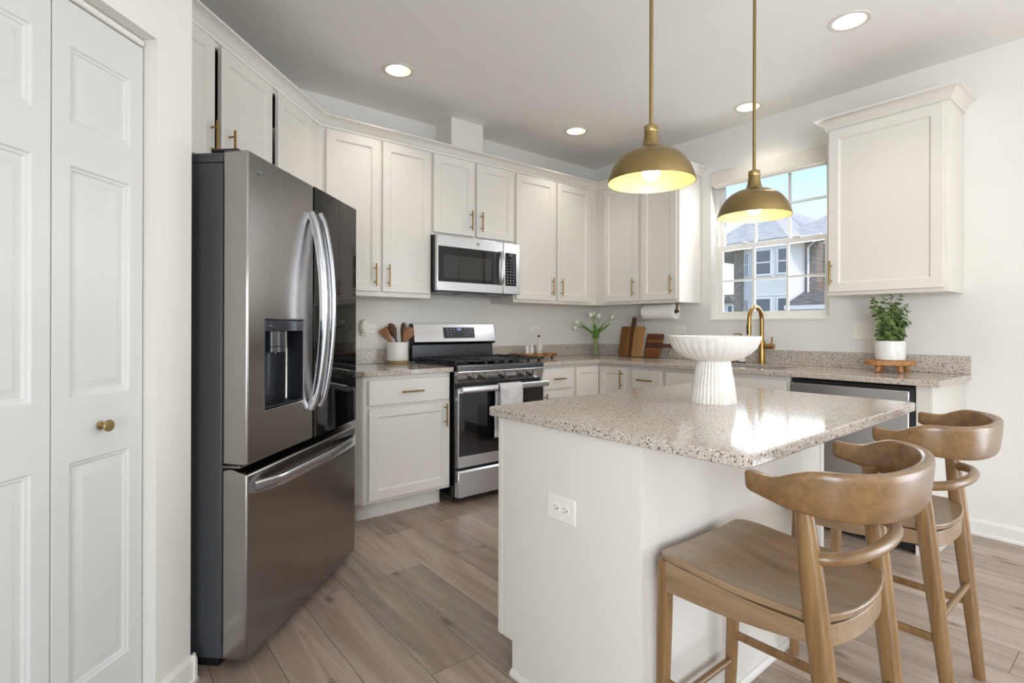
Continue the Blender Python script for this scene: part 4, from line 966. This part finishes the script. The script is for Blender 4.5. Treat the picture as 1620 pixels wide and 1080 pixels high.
utensil('wooden_spoon', 'dark walnut spoon standing upright in the middle of the crock', up(.015, .034, .021), up(.040, .300, .03), 'walnut', [(.52, .007, .006), (.66, .015, .007), (.80, .0205, .008), (.92, .019, .007), (.98, .010, .005), (1.0, .003, .003)], 0)
utensil('wooden_salad_spoon', 'broad reddish wooden spoon leaning right in the crock', up(-.02, .034, -.032), up(.112, .262, -.036), 'utensil', [(.55, .009, .006), (.66, .024, .008), (.80, .038, .010), (.92, .034, .009), (.98, .018, .006), (1.0, .005, .004)], 0)

# ------------------------------------------------------------------ counter, right of range: footed board with shakers, mortar and pestle
tr = thing('serving_board', 'low striped wooden board on small dark feet, right of the range', 'board', (-.985, -.20, CT))
ts = stripes_wood('striped_board', [(0, '#7a4a24'), (.12, '#a4713f'), (.25, '#8a5a2d'), (.40, '#b07c48'), (.55, '#7c4c26'), (.68, '#a87442'), (.82, '#8b5b30')], 'X', (-.2, .2), .45)
obj('board', B().prism(rrect(.205, .10, .03), .018, .042), ts, tr, .003)
for x in (-.16, .16):
    for y in (-.065, .065): obj('foot', B().lathe([(1e-6, 0), (.011, 0), (.012, .008), (.010, .0178), (1e-6, .0178)], 16, (x, y, 0)), 'gasket', tr)
TZ = CT + .0425
sh = thing('shaker', 'white salt shaker at the left end of the striped board', 'shaker', (-1.055, -.20, TZ), 0, 'salt and pepper shakers')
obj('shaker_body', B().lathe([(1e-6, 0), (.0195, 0), (.020, .003), (.0185, .055), (.017, .066), (.011, .071), (1e-6, .072)], 28), 'ceramic', sh)
obj('pour_holes', B().lathe([(1e-6, .0722), (.003, .0722), (.003, .0728), (1e-6, .0728)], 10), 'slot', sh)
copy_tree(sh, (-1.004, -.20, TZ), 0, 'white pepper shaker between salt shaker and mortar')
mo = thing('mortar', 'small white stone mortar on the right of the striped board', 'mortar', (-.918, -.20, TZ))
obj('mortar_bowl', B().lathe([(1e-6, 0), (.026, 0), (.027, .006), (.022, .012), (.029, .02), (.0325, .045), (.033, .070), (.028, .070), (.027, .045), (.018, .022), (1e-6, .018)], 36), 'marble', mo)
pe = thing('pestle', 'white pestle with dark wooden knob standing in the mortar', 'pestle', (-.918, -.20, TZ + .019))
obj('shaft', B().lathe([(1e-6, 0), (.012, .004), (.013, .015), (.009, .03), (.0085, .10), (.010, .118), (1e-6, .119)], 20), 'marble', pe); obj('pestle_knob', B().ball((0, 0, .129), .0115, 16), 'walnut', pe)['label'] = 'dark wooden knob'

# ------------------------------------------------------------------ corner: vase of tulips
VX, VY = -.20, -.20
va = thing('glass_vase', 'clear waisted glass vase standing in the counter corner', 'vase', (VX, VY, CT))
obj('vase_glass', B().lathe([(1e-6, 0), (.042, 0), (.045, .004), (.040, .04), (.030, .095), (.0275, .115), (.031, .15), (.042, .19), (.040, .19), (.029, .15), (.0255, .115), (.028, .095), (.037, .04), (.038, .012), (1e-6, .010)], 40), 'vase', va)
TU = [(-.168, 1.239, -.045, 'white tulip drooping at the left of the vase, upper of the left pair'), (-.170, 1.186, .05, 'white tulip hanging lowest at the left of the vase'), (-.052, 1.286, -.05, 'greenish white tulip upright, left one of the upright trio'), (-.005, 1.292, .055, 'greenish white tulip upright, tallest in the middle of the vase'), (.026, 1.274, -.015, 'greenish white tulip upright, right one of the upright trio'), (.145, 1.268, .0, 'white tulip leaning far right from the vase')]
for i, (dx, z, dy, lab) in enumerate(TU):
    t = thing('tulip', lab, 'tulip', (VX, VY, CT + .014), 0, 'white tulips in the glass vase')
    an = math.radians((195, 150, 275, 95, -45, 15)[i]); ring = RT * math.cos(an) + FWD * math.sin(an)
    an2 = an + .7; b0 = (RT * math.cos(an2) + FWD * math.sin(an2)) * .026; nk = ring * .0135 + Vector((0, 0, .105)); lip = ring * .019 + Vector((0, 0, .170)); e = RT * dx + FWD * (dy + .015 * math.sin(an)) + Vector((0, 0, z - CT - .014))
    mid = lip.lerp(e, .55) + Vector((0, 0, .03 if i < 2 else .015)); P = smoothpath([b0, b0.lerp(nk, .5), nk, lip, mid, e], 5); obj('stem', B().tube(P, .0036, 8), 'stem', t)
    d = (P[-1] - P[-3]).normalized() if i > 1 else (RT * -.7 + Vector((0, 0, -.35))).normalized(); q = d.to_track_quat('Z', 'Y').to_matrix().to_4x4()
    bb = B(); bb.M = Matrix.Translation(e - d * .006) @ q
    for k in range(6):
        a = 2 * PI * k / 6; r0 = 1.0 if k % 2 else .92; vsq = []; nu, nv = 5, 6
        for v in range(nv + 1):
            f_ = v / nv; rad = (.0235 * math.sin(PI * (.12 + .70 * f_)) ** .8) * r0; wd_ = .62 * math.sin(PI * min(1, .15 + .85 * f_)) ** .6 + .02
            for u in range(nu + 1): aa = a + (u / nu - .5) * 2 * wd_; vsq.append((rad * math.cos(aa), rad * math.sin(aa), .050 * f_))
        bb.add(vsq, [(v * (nu + 1) + u, v * (nu + 1) + u + 1, (v + 1) * (nu + 1) + u + 1, (v + 1) * (nu + 1) + u) for v in range(nv) for u in range(nu)])
    obj('bloom', bb, 'petal', t, smooth=60)
    for sg in (-1, 1):
        sid = RT * dx * .45 + ring * (.030 + .022 * sg); l0 = lip + ring * .004 * sg
        lp = smoothpath([l0.lerp(nk, .35), l0 + Vector((0, 0, .03)) + sid * .10, l0 + sid * .62 + Vector((0, 0, .070 + .012 * sg)), l0 + sid * 1.05 + Vector((0, 0, .098 + .02 * sg))], 5)
        nl_ = len(lp); obj('leaf', B().tube(lp, [(max(.0012, .0125 * math.sin(PI * (.06 + .92 * k / (nl_ - 1))) ** .8), .001) for k in range(nl_)], 10, upv=tuple(RT * .8 + FWD * .5 * sg)), 'tulipleaf', t)

# ------------------------------------------------------------------ boards leaning on the window wall
def leaning(name, label, y, xb, xt, h, cat='cutting board', group=None):
    """root at the board's foot: local x runs to the right (-y in the room), z up the leaning board, y into the wall"""
    t = thing(name, label, cat, (xb, y, CT + .0055), 0, group); t.rotation_euler = Matrix.Rotation(RZW, 3, 'Z').to_4x4().to_euler()
    a = math.asin((xt - xb) / h); t.rotation_euler = (Matrix.Rotation(RZW, 4, 'Z') @ Matrix.Rotation(-a, 4, 'X')).to_euler(); return t
c1 = stripes_wood('two_tone_board', [(0, '#7a5026'), (.30, '#8a5c2c'), (.42, '#5a3517'), (.575, '#a87b43'), (.80, '#b58a52')], 'X', (-.1325, .1325), .45)
t = leaning('cutting_board', 'largest two-tone wooden cutting board with upright handle, leaning in front of the beaded tray', -.545, -.128, -.058, .37, group='boards leaning by the corner')
P = rrect(.1325, .138, .012); b = B(); pts = [(x, z + .138) for x, z in P]
b.prism(pts, .0, .018, 'Y'); obj('board', b, c1, t, .003)
obj('board_handle', B().prism([(-.024, .2762), (.020, .2762), (.020, .352), (.014, .360), (-.016, .360), (-.022, .352)], .001, .017, 'Y'), 'walnut', t, .003)
t = leaning('beaded_tray', 'pale grey tray with white beaded edge leaning behind the large wooden board', -.555, -.094, -.026, .375, cat='tray', group='boards leaning by the corner')
obj('tray_panel', B().prism([(x, z + .187) for x, z in rrect(.105, .187, .012)], .0, .012, 'Y'), paint('tray_grey', '#cfcac1', .35), t, .003)
be = B()
for k in range(30): be.ball((.111, .004, .008 + k * .0124), .0058, 8)
for k in range(30): be.ball((-.111, .004, .008 + k * .0124), .0058, 8)
obj('bead_edge', be, 'white', t)['label'] = 'row of small white beads'
obj('wire_handle', B().tube(smoothpath([(.03, -.001, .335), (.04, -.016, .33), (.06, -.02, .325), (.08, -.016, .33), (.09, -.001, .335)], 4), .003, 8), 'handle', t)
c2 = stripes_wood('acacia_board', [(0, '#7d4a22'), (.30, '#8f5a2a'), (.38, '#4f2c16'), (.62, '#8f5a2a'), (.74, '#5b3319'), (.88, '#6b3d1e')], 'Z', (0, .215), .4)
t = leaning('cutting_board', 'smaller dark acacia cutting board lying sideways, handle pointing right behind the bowl', -.772, -.105, -.050, .215, group='boards leaning by the corner')
obj('board', B().prism([(-.086, 0), (.070, 0), (.080, .07), (.090, .09), (.090, .125), (.084, .135), (.086, .200), (.076, .214), (-.076, .214), (-.086, .204)], 0, .017, 'Y'), c2, t, .003)
o = obj('board_handle', B().prism([(.0905, .094), (.170, .098), (.185, .088), (.196, .095), (.196, .135), (.180, .138), (.150, .124), (.0905, .124)], .001, .016, 'Y'), 'walnut', t, .003)
obj('leather_loop', B().tube([(.176, -.002, .115), (.172, -.006, .08), (.166, -.006, .045), (.170, -.004, .012)], .0025, 8), 'leather', t)['label'] = 'brown leather hanging cord'

# ------------------------------------------------------------------ paper towel under the cabinet
ph = thing('paper_towel_holder', 'antique brass paper towel holder screwed under the wall cabinet', 'holder', (-.16, -.9, UB))
obj('rod', B().cyl((0, .166, -.068), (0, -.176, -.068), .006, 14), 'brassdark', ph)
obj('arm', B().tube([(0, -.166, -.001), (0, -.166, -.068)], [(.010, .004)] * 2, 12, flat=.5, upv=(1, 0, 0)).box(-.016, .016, -.195, -.159, -.0045, -.0005), 'brassdark', ph)
obj('arm', B().tube([(0, .166, -.001), (0, .166, -.068)], [(.010, .004)] * 2, 12, flat=.5, upv=(1, 0, 0)).box(-.016, .016, .159, .195, -.0045, -.0005), 'brassdark', ph)
obj('end_knob', B().lathe([(1e-6, -.182), (.011, -.180), (.013, -.174), (.008, -.170), (1e-6, -.170)], 18, (0, 0, -.068), axis='Y'), 'brassdark', ph)
pr_ = thing('paper_towel_roll', 'white paper towel roll hanging below the cabinet left of the window', 'paper towel', (-.16, -.9, UB - .068))
obj('paper', B().lathe([(.021, -.155), (.0635, -.155), (.0640, -.152), (.0640, .152), (.0635, .155), (.021, .155)], 48, axis='Y', close=True), 'paper', pr_)
obj('core', B().lathe([(.0195, -.1552), (.0208, -.1552), (.0208, .1552), (.0195, .1552)], 32, axis='Y', close=True), 'clay', pr_)

# ------------------------------------------------------------------ faucet and soap
fa = thing('kitchen_faucet', 'brass gooseneck pull-down faucet behind the sink', 'faucet', (-.088, -1.738, CT))
obj('base_column', B().lathe([(1e-6, 0), (.028, 0), (.028, .004), (.0235, .008), (.0235, .165), (.0215, .172), (1e-6, .172)], 28), 'brass', fa)
neck = [(0, 0, .172), (0, 0, .26), (-.003, 0, .33)] + [(-.095 + .092 * math.cos(a), 0, .325 + .092 * math.sin(a)) for a in [PI * k / 12 for k in range(1, 12)]] + [(-.188, 0, .315), (-.190, 0, .285)]
obj('gooseneck', B().tube(smoothpath(neck, 3), .0150, 18), 'brass', fa)
obj('spray_head', B().cyl((-.190, 0, .286), (-.190, 0, .212), .0175, 20, .0165), 'brass', fa); obj('spray_button', B().box(-.2115, -.2050, -.006, .006, .225, .255).cyl((-.2075, 0, .268), (-.2095, 0, .268), .006), 'gasket', fa)
obj('valve_body', B().cyl((0, -.0235, .130), (0, -.088, .130), .0205, 24), 'brass', fa); obj('lever', B().cyl((0, -.072, .148), (0, -.076, .200), .0055, 12), 'brassdark', fa)
so = thing('soap_dispenser', 'white soap dispenser on dark base behind the sink, half hidden by the bowl', 'soap dispenser', (-.095, -1.585, CT))
obj('bottle', B().lathe([(1e-6, .010), (.030, .010), (.031, .015), (.031, .14), (.026, .155), (.012, .162), (1e-6, .162)], 28), 'soapbody', so); obj('bottle_base', B().lathe([(1e-6, 0), (.0315, 0), (.0315, .0098), (1e-6, .0098)], 28), 'gasket', so)
obj('pump', B().cyl((0, 0, .162), (0, 0, .215), .005, 12).tube([(0, 0, .216), (-.02, .015, .220), (-.048, .036, .216)], .0055, 10), 'brassdark', so)
di = thing('soap_dish', 'small brass dish beside the soap dispenser', 'dish', (-.11, -1.505, CT))
obj('dish', B().lathe([(1e-6, 0), (.030, 0), (.036, .010), (.037, .016), (.034, .016), (.028, .006), (1e-6, .004)], 28), 'brass', di)

# ------------------------------------------------------------------ plant on a footed stand
PX, PY = -.20, -2.572
ps = thing('plant_stand', 'small footed wooden tray on the counter holding the potted eucalyptus', 'stand', (PX, PY, CT))
oc = [(.138 * math.cos(math.radians(a)) * (1 if k % 2 else .93), .138 * math.sin(math.radians(a)) * (1 if k % 2 else .93)) for k, a in enumerate(range(0, 360, 30))]
oc = [(lerp(p[0], p[0], 1), p[1]) for p in oc]
ROT = Matrix.Rotation(math.atan2(-.6262, .7797), 4, 'Z'); 
b = B(); b.M = ROT; b.prism([(-.135, -.02), (-.12, -.055), (-.055, -.10), (.055, -.10), (.12, -.055), (.135, -.02), (.135, .02), (.12, .055), (.055, .10), (-.055, .10), (-.12, .055), (-.135, .02)], .044, .072)
obj('tray_top', b, 'mango', ps, .003)
for dx, dy in ((-.085, -.02), (.005, -.072), (.085, -.01), (-.0, .072)):
    v = ROT @ Vector((dx, dy, 0)); v2 = ROT @ Vector((dx * 1.10, dy * 1.10, 0)); obj('leg', B().tube([(v.x, v.y, .0432), (v2.x, v2.y, .0045)], [.0175, .0135], 14), 'mango', ps)
pt = thing('potted_eucalyptus', 'green potted eucalyptus in a white glazed pot, right end of the counter', 'plant', (PX, PY, CT + .0725))
obj('pot', B().lathe([(1e-6, 0), (.068, 0), (.075, .004), (.077, .012), (.077, .106), (.075, .114), (.068, .118), (.062, .118), (.060, .108), (.060, .095), (1e-6, .094)], 48), 'marblepot', pt)
obj('soil', B().lathe([(1e-6, .097), (.0595, .0955), (.0595, .0945)], 32), 'gasket', pt)
lf = B(); tips = B(); stm = B()
def leafdisc(bld, p, nrm, side, r, l):
    n = Vector(nrm).normalized(); s = Vector(side); s = (s - n * s.dot(n)).normalized(); c_ = n.cross(s); vs = [tuple(p)]
    for k in range(9):
        a = -PI + 2 * PI * k / 8
        vs.append(tuple(Vector(p) + s * (l * .5 + l * .5 * math.cos(a)) + c_ * (r * math.sin(a)) + n * (.15 * r * abs(math.sin(a)))))
    m_ = len(vs); bld.add(vs + [tuple(Vector(p) + s * l * .5 - n * .001)], [(k, k + 1, m_) for k in range(1, m_ - 1)])
SG = [(-.125, .222, -.01), (-.095, .275, .02), (-.055, .285, -.02), (-.01, .24, -.04), (.02, .288, .02), (.055, .292, -.01), (.085, .20, -.03), (.118, .235, .02), (.05, .17, -.06), (-.06, .16, -.06), (.0, .20, .05), (.10, .13, -.03), (-.10, .13, -.03)]
rnd = random.Random(3)
for i, (dx, h, dy) in enumerate(SG):
    e = RT * dx + FWD * dy + Vector((0, 0, .10 + h)); b0 = RT * (dx * .25) + FWD * dy * .3 + Vector((0, 0, .096)); md_p = b0.lerp(e, .5) + RT * (-dx * .12) + Vector((0, 0, .02)); P = smoothpath([b0, md_p, e], 9)
    stm.tube(P, [lerp(.0022, .001, k / (len(P) - 1)) for k in range(len(P))], 6)
    np_ = len(P)
    for k in range(2, np_, 1 if i % 2 else 2):
        f = k / (np_ - 1); d = (P[k] - P[k - 1]).normalized(); ang = rnd.random() * 6.28 + k * 1.57
        sd = Vector((math.cos(ang), math.sin(ang), .35)); r = lerp(.0245, .0085, f ** 1.4) * rnd.uniform(.85, 1.15)
        for s in (-1, 1):
            side = Vector((sd.x * s, sd.y * s, .25)); nrm = (d + Vector((rnd.uniform(-.5, .5), rnd.uniform(-.5, .5), .1)) - FWD * .55)
            leafdisc(lf, P[k], nrm, side, r, r * 2.0)
obj('stems', stm, 'stem', pt)['kind'] = 'stuff'; obj('foliage', lf, 'leaf', pt, smooth=80); pass

# ------------------------------------------------------------------ outside, seen through the kitchen window
g = obj('ground_outside', B().box(-140, 140, -140, 140, -3.3, -3.2), 'lawn', smooth=0); g['kind'] = 'structure'
th = thing('townhouse', 'brick townhouse with white bay and grey roof across from the kitchen window', 'building', (25.5, 10.0, -3.2), 0)
Z = lambda z: z + 3.2
Yf = lambda y: y - 10.0
obj('brick_wall', B().box(0, 9, Yf(7.9), Yf(12.42), 0, Z(5.70)), 'brick', th, smooth=0)
obj('bay', B().prism([(-.002, Yf(11.81)), (-.75, Yf(10.84)), (-.75, Yf(9.02)), (-.002, Yf(8.5))][::-1], 0, Z(5.70)), 'siding', th, smooth=0)
def awin(y0, y1, z0, z1, x=-.75):
    f = obj('window_casing', B().slab([Yf(y0) - .09, Yf(y0), Yf(y1), Yf(y1) + .09], [Z(z0) - .09, Z(z0), Z(z1), Z(z1) + .09], lambda i, j: not (i == 1 and j == 1), x - .05, x - .003, 'YZ').box(x - .03, x - .004, Yf(y0), Yf(y1), Z((z0 + z1) / 2) - .035, Z((z0 + z1) / 2) + .035), 'outtrim', th)
    obj('pane', B().box(x - .02, x - .005, Yf(y0), Yf(y1), Z(z0), Z(z1)), 'outglass', f)
for z0, z1 in ((4.13, 5.38), (1.40, 2.76)):
    awin(9.94, 10.70, z0, z1); awin(9.10, 9.52, z0, z1)
    sm = Matrix.Translation((-.25, Yf(11.49), 0)) @ Matrix.Rotation(-math.atan2(.75, .97), 4, 'Z')
    f = B(); f.M = sm; f.box(-.05, -.004, -.26, .26, Z(z0) - .08, Z(z1) + .08); f = obj('window_casing', f, 'outtrim', th); g_ = B(); g_.M = sm; g_.box(-.07, -.051, -.17, .17, Z(z0), Z((z0 + z1) / 2 - .03)).box(-.07, -.051, -.17, .17, Z((z0 + z1) / 2 + .03), Z(z1)); obj('pane', g_, 'outglass', f)
obj('bay_band', B().box(-.78, -.7505, Yf(9.0), Yf(10.86), Z(2.93), Z(3.0)), 'outtrim', th)
obj('eave', B().box(-.95, .2, Yf(7.4), Yf(12.75), Z(5.72), Z(5.95)), 'outtrim', th)
def hip(nm, x0, x1, yl, yr, z0, xr, ym, zr):
    b = B().add([(x0, Yf(yl), Z(z0)), (x0, Yf(yr), Z(z0)), (x1, Yf(yr), Z(z0)), (x1, Yf(yl), Z(z0)), (xr, Yf(ym), Z(zr)), (x1, Yf(ym), Z(zr))], [(0, 1, 4), (1, 2, 5, 4), (2, 3, 5), (3, 0, 4, 5), (0, 3, 2, 1)]); obj(nm, b, 'shingle', th, smooth=0)
hip('bay_roof', -1.0, 7, 12.75, 8.9, 5.96, 1.0, 10.8, 7.75)
hip('main_roof', 2.0, 12, 17.0, 8.0, 5.97, 5.5, 12.6, 9.1)
hip('side_roof', .9, 12, 10.9, 1.0, 5.98, 5.2, 5.9, 9.3)
obj('grey_siding', B().box(.9, 8, Yf(2.0), Yf(7.89), 0, Z(5.9)), 'siding2', th, smooth=0)
obj('downspout', B().tube([(-.10, Yf(7.95), Z(5.7)), (-.08, Yf(8.30), Z(5.4)), (-.08, Yf(8.30), Z(2.75)), (-.25, Yf(8.15), Z(2.6))], .055, 8), 'outtrim', th)
f = obj('window_casing', B().box(.82, .898, Yf(6.75), Yf(8.0), Z(3.9), Z(5.75)), 'outtrim', th); obj('pane', B().box(.80, .819, Yf(7.35), Yf(7.88), Z(4.0), Z(5.62)), 'outglass', f)
b = B().add([(-1.3, Yf(9.0), Z(2.36)), (-1.3, Yf(2.5), Z(2.36)), (-.03, Yf(2.5), Z(3.12)), (-.03, Yf(8.5), Z(3.12)), (-.03, Yf(9.0), Z(2.36)), (-.03, Yf(2.5), Z(2.36))], [(0, 1, 2, 3), (0, 3, 4), (1, 5, 2), (0, 4, 5, 1), (4, 3, 2, 5)]); obj('porch_roof', b, 'shingled', th, smooth=0)
obj('porch_fascia', B().box(-1.3, -1.1, Yf(2.5), Yf(8.98), Z(2.14), Z(2.355)), 'outtrim', th); obj('porch_wall', B().box(-1.05, -.04, Yf(2.5), Yf(8.9), 0, Z(2.139)), 'siding', th, smooth=0)
h2 = thing('street_house', 'small distant house with grey gable at the left edge of the window view', 'building', (120.0, 64.8, -3.2), 0)
obj('house_wall', B().box(0, 9, -9, 9, 0, 10.6), 'siding', h2, smooth=0)
b = B().add([(-.5, -9.5, 10.6), (-.5, 9.5, 10.6), (4, 9.5, 13.0), (4, -9.5, 13.0), (9, -9.5, 10.6), (9, 9.5, 10.6)], [(0, 1, 2, 3), (4, 3, 2, 5), (0, 3, 4), (1, 5, 2), (0, 4, 5, 1)]); obj('roof', b, 'shingled', h2, smooth=0)
b = B().add([(-.9, -1.3, 10.7), (-.9, 1.3, 10.7), (-.9, 0, 12.6), (3, -1.3, 10.7), (3, 1.3, 10.7), (3, 0, 12.6)], [(0, 1, 2), (3, 5, 4), (0, 2, 5, 3), (1, 4, 5, 2), (0, 3, 4, 1)]); obj('gable', b, 'shingled', h2, smooth=0)
f = obj('window_casing', B().box(-.12, -.02, -.75, .75, 7.6, 10.0), 'outtrim', h2); obj('pane', B().box(-.15, -.121, -.5, .5, 7.8, 9.8), 'outglass', f)
